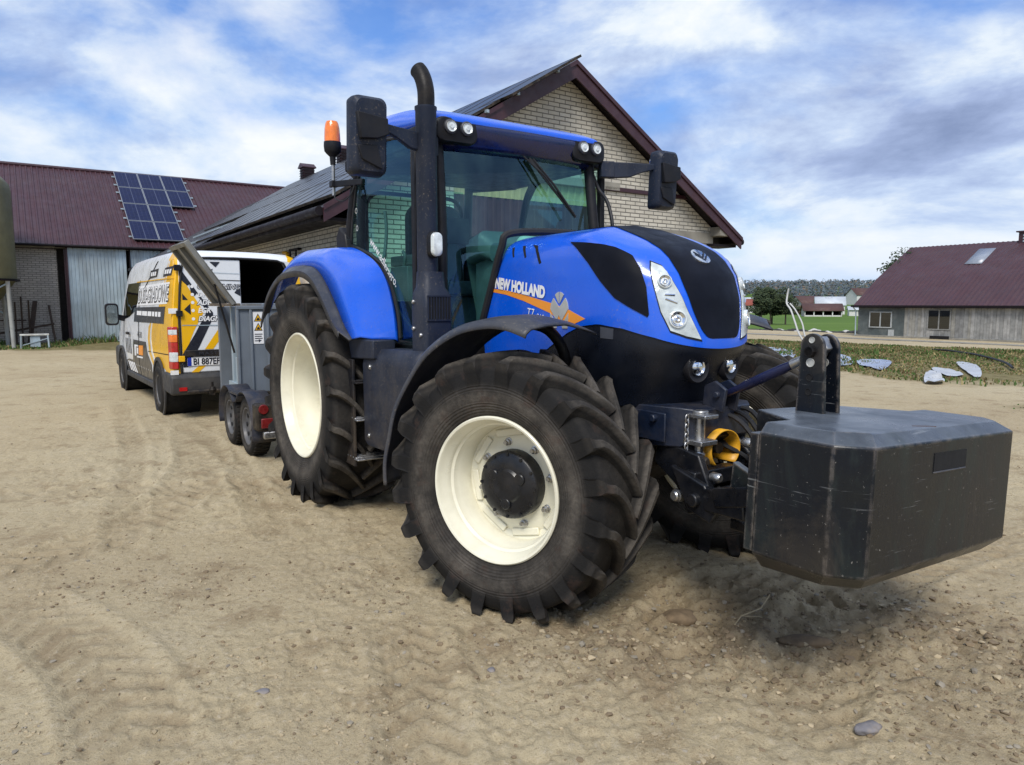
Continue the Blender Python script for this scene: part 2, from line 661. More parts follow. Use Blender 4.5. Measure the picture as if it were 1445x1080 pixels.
SK = (5.4375, 9.7606, 1.6376)
mp = dirmap(SK, (1, 1, 1.9))
mp2 = dirmap((SK[0] + 5.2, SK[1] + 1.3, SK[2] + 2.2), (1, 1, 2.3))
mp3 = dirmap((SK[0], SK[1], 0), (1.1, 1.4, 1), radians(24), cmb.outputs[0])
puff = noise_tex(nt, mp.outputs[0], 2.6, 13, .565, .2)
big = noise_tex(nt, mp3.outputs[0], .75, 9, .50, .2)
shade = noise_tex(nt, mp2.outputs[0], 2.7, 13, .60, .25)
dens = mathn(nt, 'ADD', mathn(nt, 'MULTIPLY', puff, .5), mathn(nt, 'MULTIPLY', big, .5))
dens = ramp(nt, dens, [(.39, .10), (.455, .65), (.52, 1.0)])
tone = mathn(nt, 'ADD', mathn(nt, 'MULTIPLY', shade, .70), mathn(nt, 'MULTIPLY', puff, .30))
ccol = ramp(nt, tone, [(.38, (2.3, 3.0, 4.9)), (.45, (3.6, 4.5, 6.8)), (.50, (5.2, 6.3, 8.3)), (.54, (7.2, 8.0, 8.9)), (.60, (8.7, 9.0, 9.2))])
blue = mix(nt, 1.0, sky.outputs[0], (.50, .80, 1.40), 'MULTIPLY')
col = mix(nt, dens, blue, ccol)
# thin haze towards the skyline
hz = ramp(nt, sep.outputs[2], [(0.0, .5), (.08, .10), (.2, 0.0)])
col = mix(nt, hz, col, (3.4, 5.3, 8.8))
nt.links.new(col, bg.inputs['Color'])

scene.view_settings.view_transform = 'Standard'
scene.view_settings.look = 'None'
scene.view_settings.exposure = 0
scene.view_settings.gamma = 1
scene.cycles.max_bounces = 8
scene.cycles.transparent_max_bounces = 16
scene.cycles.use_denoising = True

# ------------------------------------------------------------------ ground
RT = np.random.RandomState(5).rand(256, 256)


def vnoise(x, y):
    xi, yi = np.floor(x).astype(int), np.floor(y).astype(int)
    fx, fy = x - xi, y - yi
    fx, fy = fx * fx * fx * (fx * (fx * 6 - 15) + 10), fy * fy * fy * (fy * (fy * 6 - 15) + 10)
    g = lambda i, j: RT[(xi + i) & 255, (yi + j) & 255]
    return (g(0, 0) * (1 - fx) + g(1, 0) * fx) * (1 - fy) + (g(0, 1) * (1 - fx) + g(1, 1) * fx) * fy


def fbm(x, y, f, o=4, gain=.5, seed=0):
    s, a, t = 0, 1, 0
    for i in range(o):
        ca, sa = cos(.7 * i + seed), sin(.7 * i + seed)
        s = s + a * vnoise((x * ca - y * sa) * f + 17.3 * i + seed * 7.1, (x * sa + y * ca) * f + 9.1 * i)
        t += a
        a *= gain
        f *= 2.03
    return s / t - .5


def sstep(t):
    t = np.clip(t, 0, 1)
    return t * t * (3 - 2 * t)


def farm_xy(x, y):
    dx, dy = x - FX, y - FY
    return FC * dx + FS * dy, -FS * dx + FC * dy


def terrain(x, y):
    lx, ly = farm_xy(x, y)
    z = -1.05 * sstep((ly - 17) / 36) - .95 * sstep((ly - 56) / 18)
    r = np.hypot(x, y)
    z = z + 24 * sstep((r - 380) / 620)
    return z


def bank_mask(x, y):
    lim = np.interp(x, [3, 5.5, 7.6, 7.8, 8.0, 8.7, 9.8, 25, 60], [24, 19.2, 17.9, 16.4, 14.6, 13.9, 13.8, 13.6, 13])
    w = fbm(x, y, .9, 3, .5, 3) * 1.6
    far_lim = np.interp(x, [3, 12.9, 15.4, 20, 40], [37, 34, 33, 29, 24])
    a = sstep((y + w - lim) / .9) * sstep((far_lim - y + w * .6) / 1.5)
    b = sstep(1.25 - ((x - 9.1) / 1.5) ** 2 - ((y - 10.95) / .55) ** 2 + w * .5)
    return np.maximum(a, b * .9)


def barn_grass_mask(x, y):
    lx, ly = farm_xy(x, y)
    w = fbm(x, y, .8, 3, .5, 8) * 1.5
    return sstep((-23.6 - lx + w) / .8) * sstep((np.interp(lx, [-27.9, -26, -24], [.9, -1.0, -2.4]) - ly + w) / .8) * sstep((lx + 28.4) / .3)


def dark_soil_mask(x, y):
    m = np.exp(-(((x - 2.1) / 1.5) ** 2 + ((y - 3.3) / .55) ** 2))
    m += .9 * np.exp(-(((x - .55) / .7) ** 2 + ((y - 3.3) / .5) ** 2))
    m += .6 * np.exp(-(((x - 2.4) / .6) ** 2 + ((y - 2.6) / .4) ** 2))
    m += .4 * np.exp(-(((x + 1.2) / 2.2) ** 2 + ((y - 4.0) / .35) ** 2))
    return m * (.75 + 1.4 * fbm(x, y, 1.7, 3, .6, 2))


TRACKS = [
    ([(-.22, 1.95), (-.40, 2.9), (-.60, 3.7)], .34, .15, .014),
    ([(-3.4, 3.9), (-2.94, 4.42), (-2.72, 5.2), (-3.1, 7.0), (-4.1, 9.1), (-4.3, 10.2)], .50, .19, .016),
    ([(-1.5, 4.6), (-2.2, 5.9), (-2.95, 7.4), (-4.1, 9.0), (-5.2, 10.4)], .26, .07, .012),
    ([(-2.45, 4.3), (-3.3, 6.0), (-4.3, 8.0), (-6.4, 11.5)], .26, .07, .012),
    ([(-4.6, 5.8), (-3.2, 6.1), (-1.9, 6.1), (-.9, 5.4)], .46, .19, .014),
    ([(2.4, 3.3), (2.0, 3.72), (1.4, 3.95), (.92, 3.6), (.6, 2.8)], .44, .18, .016),
    ([(3.4, 4.75), (2.6, 4.35), (1.72, 3.6), (1.25, 2.85), (1.0, 2.3)], .44, .18, .018),
    ([(-1.2, 2.2), (-1.9, 3.1), (-3.0, 3.9)], .40, .17, .012)]


def tracks(x, y):
    """bar prints and lines left by tyres: (height, darkness)"""
    h = np.zeros_like(x)
    near = np.hypot(x, y) < 17
    X, Y = x[near], y[near]
    H = np.zeros_like(X)
    for pts, w, per, dep in TRACKS:
        P = [(p.x, p.y) for p in spline([(a, b, 0) for a, b in pts], 6)]
        best = np.full_like(X, 9.0)
        sv = np.zeros_like(X)
        tv = np.zeros_like(X)
        s0 = 0.0
        tot = sum(math.hypot(b[0] - a[0], b[1] - a[1]) for a, b in zip(P, P[1:]))
        for a, b in zip(P, P[1:]):
            L_ = math.hypot(b[0] - a[0], b[1] - a[1])
            ux, uy = (b[0] - a[0]) / L_, (b[1] - a[1]) / L_
            s_ = (X - a[0]) * ux + (Y - a[1]) * uy
            t_ = -(X - a[0]) * uy + (Y - a[1]) * ux
            sc = np.clip(s_, 0, L_)
            d = np.hypot(s_ - sc, t_)
            m = d < best
            best = np.where(m, d, best)
            sv = np.where(m, s0 + sc, sv)
            tv = np.where(m, t_, tv)
            s0 += L_
        m = sstep((w / 2 - best) / .05) * sstep(sv / .4) * sstep((tot - sv) / .5)
        ph = (sv + np.abs(tv) * .9) / per
        bar = np.abs((ph % 1) - .5) * 2
        H += m * (sstep((bar - .35) / .3) * -dep - dep * .5)
        H += dep * .9 * np.exp(-((best - w / 2 - .04) / .03) ** 2) * sstep(sv / .4) * sstep((tot - sv) / .5)
    h[near] = .95 * H * (.45 + 1.4 * np.clip(fbm(X, Y, 1.1, 3, .5, 31) + .3, 0, 1))
    return h


def small_relief(x, y):
    r = np.hypot(x, y)
    near = np.clip((16 - r) / 8, 0, 1)
    h = fbm(x, y, .55, 3, .5, 1) * .05
    rough = sstep((fbm(x, y, .9, 3, .55, 4) + .10) / .22) * .8 + dark_soil_mask(x, y) * .8 + .15
    # trodden lumps: ridged noise in patches
    a = fbm(x, y, 5.5, 4, .55, 6)
    b = fbm(x, y, 21, 3, .55, 9)
    h = h + near * rough * (.050 * (np.abs(a) - .10) + .026 * b)
    h = h + near * .0035 * fbm(x, y, 60, 2, .6, 11)
    # shallow grooves running with the traffic
    lx, ly = farm_xy(x, y)
    g = fbm(lx * .35, ly * 3.2, 1.0, 4, .55, 12)
    h = h + near * .02 * g
    h = h + near * tracks(x, y)
    return h


def ground_z(x, y):
    x, y = np.array([x], float), np.array([y], float)
    return float((terrain(x, y) + small_relief(x, y))[0])


def make_ground():
    front = np.radians(np.linspace(-46, 46, 620))
    back = np.radians(np.linspace(46, 314, 86))[1:-1]
    ang = np.concatenate([front, back])
    rs = [.25, .6, .9]
    r = 1.15
    while r < 15:
        rs.append(r)
        r *= 1.0056 if r > 1.7 else 1.02
    while r < 80:
        rs.append(r)
        r *= 1.022
    while r < 7000:
        rs.append(r)
        r *= 1.10
    rs = np.array(rs)
    A, R_ = np.meshgrid(ang, rs)
    x, y = (R_ * np.sin(A)).ravel(), (R_ * np.cos(A)).ravel()
    z = terrain(x, y) + small_relief(x, y)
    nr, nc = len(rs), len(ang)
    co = np.stack([x, y, z], 1)
    co = np.vstack([co, [[0, 0, 0.0]]])
    i = np.arange(nr - 1)[:, None] * nc
    j = np.arange(nc)[None, :]
    j2 = (j + 1) % nc
    q = np.stack([i + j, i + nc + j, i + nc + j2, i + j2], -1).reshape(-1, 4)
    tri = np.stack([np.full(nc, nr * nc), np.arange(nc), (np.arange(nc) + 1) % nc], 1)
    me = bpy.data.meshes.new('ground')
    me.vertices.add(len(co))
    me.vertices.foreach_set('co', co.ravel())
    nl = q.size + tri.size
    me.loops.add(nl)
    me.loops.foreach_set('vertex_index', np.concatenate([q.ravel(), tri.ravel()]))
    me.polygons.add(len(q) + len(tri))
    st_ = np.concatenate([np.arange(len(q)) * 4, len(q) * 4 + np.arange(len(tri)) * 3])
    me.polygons.foreach_set('loop_start', st_)
    me.update(calc_edges=True)
    me.validate()
    me.shade_smooth()
    X, Y = co[:, 0], co[:, 1]
    lx, ly = farm_xy(X, Y)
    rr = np.hypot(X, Y)
    grass = np.maximum(bank_mask(X, Y), barn_grass_mask(X, Y))
    field = sstep((ly - 74.5) / 3)
    dark_soil = np.clip(dark_soil_mask(X, Y), 0, 1)
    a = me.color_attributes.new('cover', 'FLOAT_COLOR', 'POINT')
    a.data.foreach_set('color', np.stack([grass, field, dark_soil, np.clip(-tracks(X, Y) * 75, 0, 1)], 1).astype(np.float32).ravel())
    return me


def ground_material():
    m, nt, b = new_mat('trodden_sandy_soil')
    v = coords(nt)
    at = N(nt, 'ShaderNodeVertexColor', layer_name='cover')
    sp = nt.nodes.new('ShaderNodeSeparateColor')
    nt.links.new(at.outputs[0], sp.inputs[0])
    n_big = noise_tex(nt, v, .35, 6, .6)
    n_mid = noise_tex(nt, v, 2.6, 8, .68, .3)
    n_fine = noise_tex(nt, v, 30, 8, .72)
    n_grit = noise_tex(nt, v, 160, 4, .7)
    c = ramp(nt, n_big, [(.3, (.40, .318, .196)), (.5, (.46, .378, .238)), (.72, (.50, .425, .28))])
    c = mix(nt, ramp(nt, n_mid, [(.36, .58), (.47, .0)]), c, (.26, .19, .11))
    c = mix(nt, ramp(nt, n_mid, [(.55, .0), (.75, .5)]), c, (.50, .43, .31))
    c = mix(nt, ramp(nt, n_fine, [(.36, .5), (.46, .0)]), c, (.19, .138, .082))
    c = mix(nt, ramp(nt, n_fine, [(.54, .0), (.66, .55)]), c, (.56, .48, .36))
    c = mix(nt, ramp(nt, n_grit, [(.37, .42), (.45, .0)]), c, (.16, .115, .07))
    c = mix(nt, ramp(nt, n_grit, [(.60, .0), (.68, .35)]), c, (.52, .46, .38))
    # pebbles
    vo = N(nt, 'ShaderNodeTexVoronoi', Scale=34.0)
    nt.links.new(v, vo.inputs['Vector'])
    peb = mathn(nt, 'MULTIPLY', ramp(nt, vo.outputs['Distance'], [(.10, 1.0), (.17, 0.0)]), ramp(nt, noise_tex(nt, v, 1.1, 4), [(.55, 0.0), (.72, .5)]))
    c = mix(nt, peb, c, (.33, .28, .21))
    # darker, browner soil in soft patches under and around the block
    dark_f = mathn(nt, 'MULTIPLY', sp.outputs[2], ramp(nt, n_mid, [(.3, 1.1), (.62, .35)]))
    c = mix(nt, mathn(nt, 'MULTIPLY', dark_f, .8), c, (.17, .122, .076))
    c = mix(nt, mathn(nt, 'MULTIPLY', at.outputs['Alpha'], ramp(nt, n_mid, [(.3, .7), (.6, .3)])), c, (.28, .215, .132))  # rut prints darkened too: painted rut shading along with packed soil
    # grass cover and field
    gcol = ramp(nt, noise_tex(nt, v, 3.5, 8, .7), [(.3, (.09, .070, .035)), (.45, (.16, .135, .06)), (.6, (.21, .18, .085)), (.75, (.10, .115, .035))])
    c = mix(nt, mathn(nt, 'MULTIPLY', sp.outputs[0], ramp(nt, n_mid, [(.3, .6), (.5, 1.0)])), c, gcol)
    fcol = ramp(nt, noise_tex(nt, coords(nt, (.25, 1, 1)), .09, 6, .6), [(.3, (.075, .135, .022)), (.7, (.115, .185, .035))])
    c = mix(nt, sp.outputs[1], c, fcol)
    nt.links.new(c, b.inputs['Base Color'])
    b.inputs['Roughness'].default_value = .95
    b.inputs['Specular IOR Level'].default_value = .15
    nb = bump(nt, n_fine, .75, .02)
    nb = bump(nt, n_grit, .5, .006, nb)
    nb = bump(nt, n_mid, .45, .05, nb)
    nb = bump(nt, peb, .5, .008, nb)
    nt.links.new(nb, b.inputs['Normal'])
    return m


gm = make_ground()
gm.materials.append(ground_material())
ground = bpy.data.objects.new('ground', gm)
COL.objects.link(ground)
tag(ground, 'bare trodden sandy farmyard running out to fields', kind='structure')

# loose crumbs and pebbles on the yard: far too many to count
rng = random.Random(3)
crumbs = MB()
ico = [Vector((sin(a) * cos(b), sin(a) * sin(b), cos(a))) for a, b in [(0, 0)] + [(1.1, k * 2 * pi / 5) for k in range(5)] + [(2.04, (k + .5) * 2 * pi / 5) for k in range(5)] + [(pi, 0)]]
icf = [(0, 1 + k, 1 + (k + 1) % 5) for k in range(5)] + [(1 + k, 6 + k, 1 + (k + 1) % 5) for k in range(5)] + [(1 + (k + 1) % 5, 6 + k, 6 + (k + 1) % 5) for k in range(5)] + [(6 + k, 11, 6 + (k + 1) % 5) for k in range(5)]
ptx, pty, pts_, ptm = [], [], [], []
while len(ptx) < 15000:
    y = 1.9 + 9 * rng.random() ** 1.8
    x = rng.uniform(-.78, .78) * y
    mval = float(dark_soil_mask(np.array([x]), np.array([y]))[0])
    cl = noise.noise(Vector((x * 1.6, y * 1.6, 3.3))) + .6 * noise.noise(Vector((x * 5, y * 5, 7.7)))
    if rng.random() > .10 + .9 * max(0, cl) ** 1.2 + .9 * mval:
        continue
    ptx.append(x)
    pty.append(y)
    ptm.append(mval)
    pts_.append((.0022 + .009 * rng.random() ** 5) * (1.0 + mval * .7))
ptz = terrain(np.array(ptx), np.array(pty)) + small_relief(np.array(ptx), np.array(pty))
for x, y, z, s, mval in zip(ptx, pty, ptz, pts_, ptm):
    sc = Vector((s * rng.uniform(.7, 1.5), s * rng.uniform(.7, 1.5), s * rng.uniform(.45, .9)))
    a = rng.uniform(0, 6.28)
    vs = []
    for p in ico:
        k = rng.uniform(.75, 1.25)
        q = Vector((p.x * sc.x, p.y * sc.y, p.z * sc.z)) * k
        vs.append((x + q.x * cos(a) - q.y * sin(a), y + q.x * sin(a) + q.y * cos(a), z + q.z + s * .2))
    crumbs.add(vs, icf, rng.choice((0, 2, 2, 2, 0, 2, 2, 1) if mval > .12 else (0, 0, 0, 0, 0, 0, 2, 2, 1)))
co_ = crumbs.build('soil_crumbs', [paint('soil_crumb', (.36, .29, .185), .95, var=.35, scale=9), paint('grey_pebble', (.27, .235, .18), .85, var=.3, scale=9), paint('dark_crumb', (.20, .148, .09), .95, var=.3, scale=9)], weld=False, recalc=False)
tag(co_, 'loose crumbs of soil and tiny pebbles strewn over the yard', 'crumbs', kind='stuff')


def rock(name, x, y, sx, sy, sz, mat_, label, cat='stone', group=None, seed=0, z=None, rz=0):
    bm = bmesh.new()
    bmesh.ops.create_icosphere(bm, subdivisions=3, radius=1)
    rv = Vector((seed * 3.1, seed * 1.7, seed * .9))
    for v in bm.verts:
        p = v.co.copy()
        k = 1 + .35 * noise.noise(p * 1.3 + rv) + .12 * noise.noise(p * 3.5 + rv)
        q = p * k
        # flat facets
        v.co = Vector((q.x * sx, q.y * sy, max(q.z, -.45) * sz))
    me = bpy.data.meshes.new(name)
    bm.to_mesh(me)
    bm.free()
    me.materials.append(mat_)
    me.shade_smooth()
    o = bpy.data.objects.new(name, me)
    COL.objects.link(o)
    o.location = (x, y, (ground_z(x, y) if z is None else z) + sz * .12)
    o.rotation_euler = (0, 0, rz)
    return tag(o, label, cat, group)


stone_m = paint('grey_stone', (.20, .19, .20), .8, var=.35, scale=18, dirt=(.28, .21, .13), dirt_amt=.7, dirt_scale=14, bmp=.4, bmp_scale=60)
clod_m = paint('earth_clod', (.17, .12, .07), .95, var=.35, scale=16, bmp=.8, bmp_scale=60)
rock('stone', -1.03, 2.79, .030, .024, .010, stone_m, 'flat grey-blue stone in the sand at lower left', seed=1)
rock('stone', 1.345, 2.54, .055, .035, .022, stone_m, 'pale grey stone half buried in churned earth at lower right', seed=2, rz=.4)
rock('stone', -.09, 3.0, .018, .022, .008, stone_m, 'small grey stone in the sand in front of the front wheel', seed=4)
rock('earth_clod', .86, 3.55, .10, .07, .05, clod_m, 'lump of dark earth in the churned soil beside the front tyre', 'clod', seed=5)
rock('earth_clod', 1.42, 3.28, .12, .06, .04, clod_m, 'broad lump of dark earth under the front corner of the ballast block', 'clod', seed=6)
rock('stone', 1.75, 5.0, .12, .09, .08, stone_m, 'rounded stone in the shade behind the ballast block', seed=7)
twig = MB()
tz = lambda x, y, d=.012: (x, y, ground_z(x, y) + d)
twig.tube([tz(1.10, 3.37), tz(1.16, 3.46, .02), tz(1.28, 3.52, .03), tz(1.36, 3.62, .05)], .0035, n=6)
twig.tube([tz(1.16, 3.46, .02), tz(1.25, 3.46), tz(1.36, 3.44)], .0025, n=6)
tag(twig.build('twig', paint('dry_straw', (.42, .33, .2), .8)), 'bent pale twig lying on the soil in front of the ballast block', 'twig')

# ------------------------------------------------------------------ grass
gm_ = [paint('straw_grass', (.30, .24, .11), .9, var=.2), paint('olive_grass', (.12, .125, .04), .9, var=.2), paint('green_grass', (.06, .12, .022), .9, var=.2), paint('brown_grass', (.16, .11, .05), .9, var=.2)]


def grass(name, label, mask, x0, x1, y0, y1, n, hmin, hmax, weights, seed, wid=1.0):
    r = random.Random(seed)
    xs = np.array([r.uniform(x0, x1) for _ in range(n)])
    ys = np.array([r.uniform(y0, y1) for _ in range(n)])
    mk = mask(xs, ys)
    zz = terrain(xs, ys) + small_relief(xs, ys)
    patchy = fbm(xs, ys, .6, 3, .5, 21)
    mb = MB()
    for x, y, z, k, pn in zip(xs, ys, zz, mk, patchy):
        if r.random() > k * 1.1:
            continue
        h = r.uniform(hmin, hmax) * (1 + 3.2 * pn)
        w = (.006 + .004 * r.random()) * wid * (1 + .05 * y)
        a = r.uniform(0, pi)
        lx_, ly_ = r.gauss(0, .35) * h, r.gauss(0, .35) * h
        dx, dy = cos(a) * w, sin(a) * w
        ws_ = list(weights)
        if pn > .06 or (k < .97 and r.random() < .6):
            ws_ = [weights[0] * .4, weights[1], weights[2] * 2.2, weights[3]]
        mi = r.choices((0, 1, 2, 3), ws_)[0]
        mb.add([(x - dx, y - dy, z - .01), (x + dx, y + dy, z - .01), (x + dx * .7 + lx_ * .4, y + dy * .7 + ly_ * .4, z + h * .6), (x - dx * .7 + lx_ * .4, y - dy * .7 + ly_ * .4, z + h * .6), (x + lx_, y + ly_, z + h)], [(0, 1, 2, 3), (3, 2, 4)], mi)
    o = mb.build(name, gm_, recalc=False, weld=False)
    return tag(o, label, 'grass', kind='stuff')


grass('bank_grass', 'dry yellowish grass and weeds growing on the bank to the right', bank_mask, 3.5, 28, 10, 37, 90000, .02, .075, (3, 3.4, 3.0, 2.4), 11, 1.5)
# ------------------------------------------------------------------ buildings
M['maroon_roof'] = paint('maroon_sheet_roof', (.052, .018, .024), .45, var=.15, scale=1.2, dirt=(.085, .055, .055), dirt_amt=.4, dirt_scale=1.5, bmp=.1, bmp_scale=8, streak=True)
M['maroon_trim'] = paint('maroon_trim', (.042, .014, .021), .45, var=.15, scale=3, dirt=(.09, .06, .06), dirt_amt=.25)
M['dark_trim'] = paint('dark_brown_trim', (.010, .007, .009), .6, spec=.2, var=.2, scale=3)
M['galv'] = paint('galvanised_sheet', (.40, .49, .55), .5, metal=.35, var=.15, scale=1.5, dirt=(.16, .14, .12), dirt_amt=.5, dirt_scale=1.6, streak=True)
M['steel_dull'] = paint('dull_alu_frame', (.26, .28, .31), .5, metal=.3, var=.1)
M['concrete'] = paint('grey_concrete', (.25, .235, .20), .9, var=.2, scale=3, dirt=(.12, .11, .095), dirt_amt=.5, bmp=.5, bmp_scale=30, streak=True)
M['brick_x'] = brick('cream_block_gable', 'x', (.64, .60, .51), (.54, .50, .42), (.095, .088, .078), .26, .0775)
M['brick_y'] = brick('cream_block_side', 'y', (.60, .55, .44), (.52, .475, .385), (.11, .10, .08), .26, .0775)
M['brick_barn'] = brick('grey_brick_barn', 'x', (.46, .43, .39), (.37, .345, .315), (.13, .12, .11), .26, .085)


def corr(mb, o, u, lu, v, lv, pitch=.2, amp=.02, m=0, trap=True):
    """ribbed sheet metal: o corner, u along the ribs' repeat, v along the ribs"""
    o, u, v = Vector(o), Vector(u).normalized(), Vector(v).normalized()
    n = u.cross(v).normalized()
    xs = []
    k = int(lu / pitch)
    for i in range(k + 1):
        for f, h in ((0, 0), (.55, 0), (.66, 1), (.89, 1)):
            s = (i + f) * pitch
            if s <= lu:
                xs.append((s, h * amp))
    rings = [[o + u * s + n * h + v * t for s, h in xs] for t in (0, lv)]
    mb.loft(rings, m, caps=False, closed=False)
    return mb


# --- solar panels (one of each kind, then copies)
def panel_mat(name, cell, line):
    m, nt, b = new_mat(name)
    v = coords(nt)
    sp = nt.nodes.new('ShaderNodeSeparateXYZ')
    nt.links.new(v, sp.inputs[0])
    gx = mathn(nt, 'ABSOLUTE', mathn(nt, 'SUBTRACT', mathn(nt, 'FRACT', mathn(nt, 'MULTIPLY', sp.outputs[0], 6.1)), .5))
    gy = mathn(nt, 'ABSOLUTE', mathn(nt, 'SUBTRACT', mathn(nt, 'FRACT', mathn(nt, 'MULTIPLY', sp.outputs[1], 6.1)), .5))
    g = mathn(nt, 'GREATER_THAN', mathn(nt, 'MAXIMUM', gx, gy), .462)
    mid = mathn(nt, 'LESS_THAN', mathn(nt, 'ABSOLUTE', sp.outputs[0]), .018)
    g = mathn(nt, 'ADD', mathn(nt, 'MULTIPLY', g, .45), mathn(nt, 'MULTIPLY', mid, .9))
    c = mix(nt, g, ramp(nt, noise_tex(nt, v, 9, 3), [(.3, cell), (.7, tuple(x * 1.7 for x in cell))]), line)
    nt.links.new(c, b.inputs['Base Color'])
    b.inputs['Roughness'].default_value = .28
    b.inputs['Specular IOR Level'].default_value = .12
    return m


M['pv'] = panel_mat('solar_cells', (.005, .008, .035), (.06, .07, .12))
M['pv_dark'] = panel_mat('dark_solar_cells', (.006, .008, .014), (.03, .035, .045))


def solar_panel(name, mat_, w, h):
    root = thing(name, 'solar panel', 'solar panel')
    MB().box(-w / 2 + .02, w / 2 - .02, -h / 2 + .02, h / 2 - .02, .032, .038).build('cell_sheet', mat_, root)
    f = MB()
    for a in (-1, 1):
        f.box(a * (w / 2 - .013) - .013, a * (w / 2 - .013) + .013, -h / 2, h / 2, 0, .042)
        f.box(-w / 2 + .026, w / 2 - .026, a * (h / 2 - .013) - .013, a * (h / 2 - .013) + .013, 0, .041)
    f.build('panel_frame', M['steel_dull'] if mat_ is M['pv'] else M['black_metal'], root)
    return root


ORD = ['first', 'second', 'third', 'fourth', 'fifth', 'sixth', 'seventh', 'eighth', 'ninth', 'tenth', 'eleventh', 'twelfth', 'thirteenth', 'fourteenth', 'fifteenth', 'sixteenth']

# --- brick house beside the tractor: long side along the yard, gable to the right
EZ, EY, RY, RZ, GX, BX = 3.0, .80, 5.58, 5.92, -4.75, -29.5
SL = (RZ - EZ) / (RY - EY)
house = farm_thing('brick_house', 'cream block farm building with steep gable and dark panelled roof behind the tractor', 'building')
w = MB()
WX, WYL, WYR = -5.05, 1.45, 9.72


def rz_at(y):
    return RZ - .13 - SL * abs(y - RY)


# gable with the gate opening left in it
w.add([(WX, 6.56, 0), (WX, WYR, 0), (WX, WYR, rz_at(WYR)), (WX, RY, rz_at(RY)), (WX, WYL, rz_at(WYL)), (WX, WYL, 0), (WX, 3.2, 0), (WX, 3.2, 3.80), (WX, 6.56, 3.80)], [(0, 1, 2, 8), (2, 3, 7, 8), (3, 4, 7), (4, 5, 6, 7)])
w.build('gable_wall', M['brick_x'], house, weld=False)
w = MB()
w.add([(WX, WYL, 0), (BX, WYL, 0), (BX, WYL, 3.05), (WX, WYL, 3.05)], [(0, 1, 2, 3)])
w.add([(WX, WYR, 0), (BX, WYR, 0), (BX, WYR, 3.05), (WX, WYR, 3.05)], [(0, 1, 2, 3)])
w.build('side_wall', M['brick_y'], house)
w = MB()
w.box(WX - .02, WX + .04, 6.56, WYR + .03, 2.90, 3.14)
w.box(WX - .02, WX + .05, 3.0, 6.95, 3.80, 3.96)
w.box(WX - .1, WX + .30, WYR - .05, WYR + .30, 3.06, 3.26)
w.build('concrete_band', M['concrete'], house, bevel=.01)
w = MB()
w.box(WX - .02, WX + .05, 6.56, 9.05, 3.80, 3.87)
w.build('steel_beam', M['maroon_trim'], house)
g = MB()
corr(g, (WX - .06, 3.2, 0), (0, 1, 0), 3.36, (0, 0, 1), 3.46, .18, .02)
g.build('gate', M['maroon_trim'], house)
g = MB()
corr(g, (WX - .05, 3.2, 3.46), (0, 1, 0), 3.36, (0, 0, 1), .345, .16, .02)
g.build('gate_top_panel', paint('olive_sheet', (.34, .32, .17), .6, var=.15), house)
# roof skins
r = MB()
Ls = sqrt((RY - EY) ** 2 + (RZ - EZ) ** 2)
corr(r, (GX, EY, EZ), (-1, 0, 0), GX - BX, (0, RY - EY, RZ - EZ), Ls, .25, .02)
corr(r, (BX, 2 * RY - EY, EZ), (1, 0, 0), GX - BX, (0, -(RY - EY), RZ - EZ), Ls, .25, .02)
r.build('roof', paint('dark_sheet_roof', (.035, .034, .04), .45, var=.15, scale=1.5), house)
r = MB()
for s in (-1, 1):
    # soffit slab, barge board, eaves board
    y0 = RY + s * (RY - EY)
    r.add([(GX, RY, RZ - .03), (GX, y0, EZ - .03), (BX, y0, EZ - .03), (BX, RY, RZ - .03), (GX, RY, RZ - .10), (GX, y0, EZ - .10), (BX, y0, EZ - .10), (BX, RY, RZ - .10)], [(0, 1, 2, 3), (4, 5, 6, 7), (0, 1, 5, 4), (1, 2, 6, 5), (2, 3, 7, 6)])
    r.add([(GX - .10, y0 + s * -.03, EZ - .11), (WX - .3, y0 + s * -.03, EZ - .11), (WX - .3, RY + s * 4.0, EZ - .11), (GX - .10, RY + s * 4.0, EZ - .11), (GX - .1, y0 + s * -.03, EZ - .16), (WX - .3, y0 + s * -.03, EZ - .16), (WX - .3, RY + s * 4.0, EZ - .16), (GX - .1, RY + s * 4.0, EZ - .16)], [(0, 1, 2, 3), (4, 5, 6, 7), (0, 1, 5, 4), (1, 2, 6, 5), (2, 3, 7, 6), (3, 0, 4, 7)])
r.box(WX - .2, BX, EY + .05, WYL + .02, 2.90, 2.93)
r.build('soffit', M['dark_trim'], house)
r = MB()
for s in (-1, 1):
    y0 = RY + s * (RY - EY)
    a, b_ = Vector((GX + .02, RY, RZ - .13)), Vector((GX + .02, y0 - s * .02, EZ - .11))
    r.prism([(RY, RZ + .02), (y0, EZ + .02), (y0 - s * .01, EZ - .20), (RY, RZ - .26)], 'x', GX, GX + .03)
    r.prism([(RY, RZ + .05), (y0, EZ + .05), (y0, EZ - .03), (RY, RZ - .03)], 'x', GX + .032, GX + .06)
r.build('barge_board', M['maroon_trim'], house)
g = MB()
g.tube([(GX, EY - .05, EZ - .04), (BX, EY - .05, EZ - .04)], .07, n=10)
g.tube([(GX, 2 * RY - EY + .05, EZ - .04), (BX, 2 * RY - EY + .05, EZ - .04)], .07, n=10)
g.box(BX, GX - .1, EY + .0, EY + .04, EZ - .15, EZ - .04)
g.build('gutter', M['dark_trim'], house)
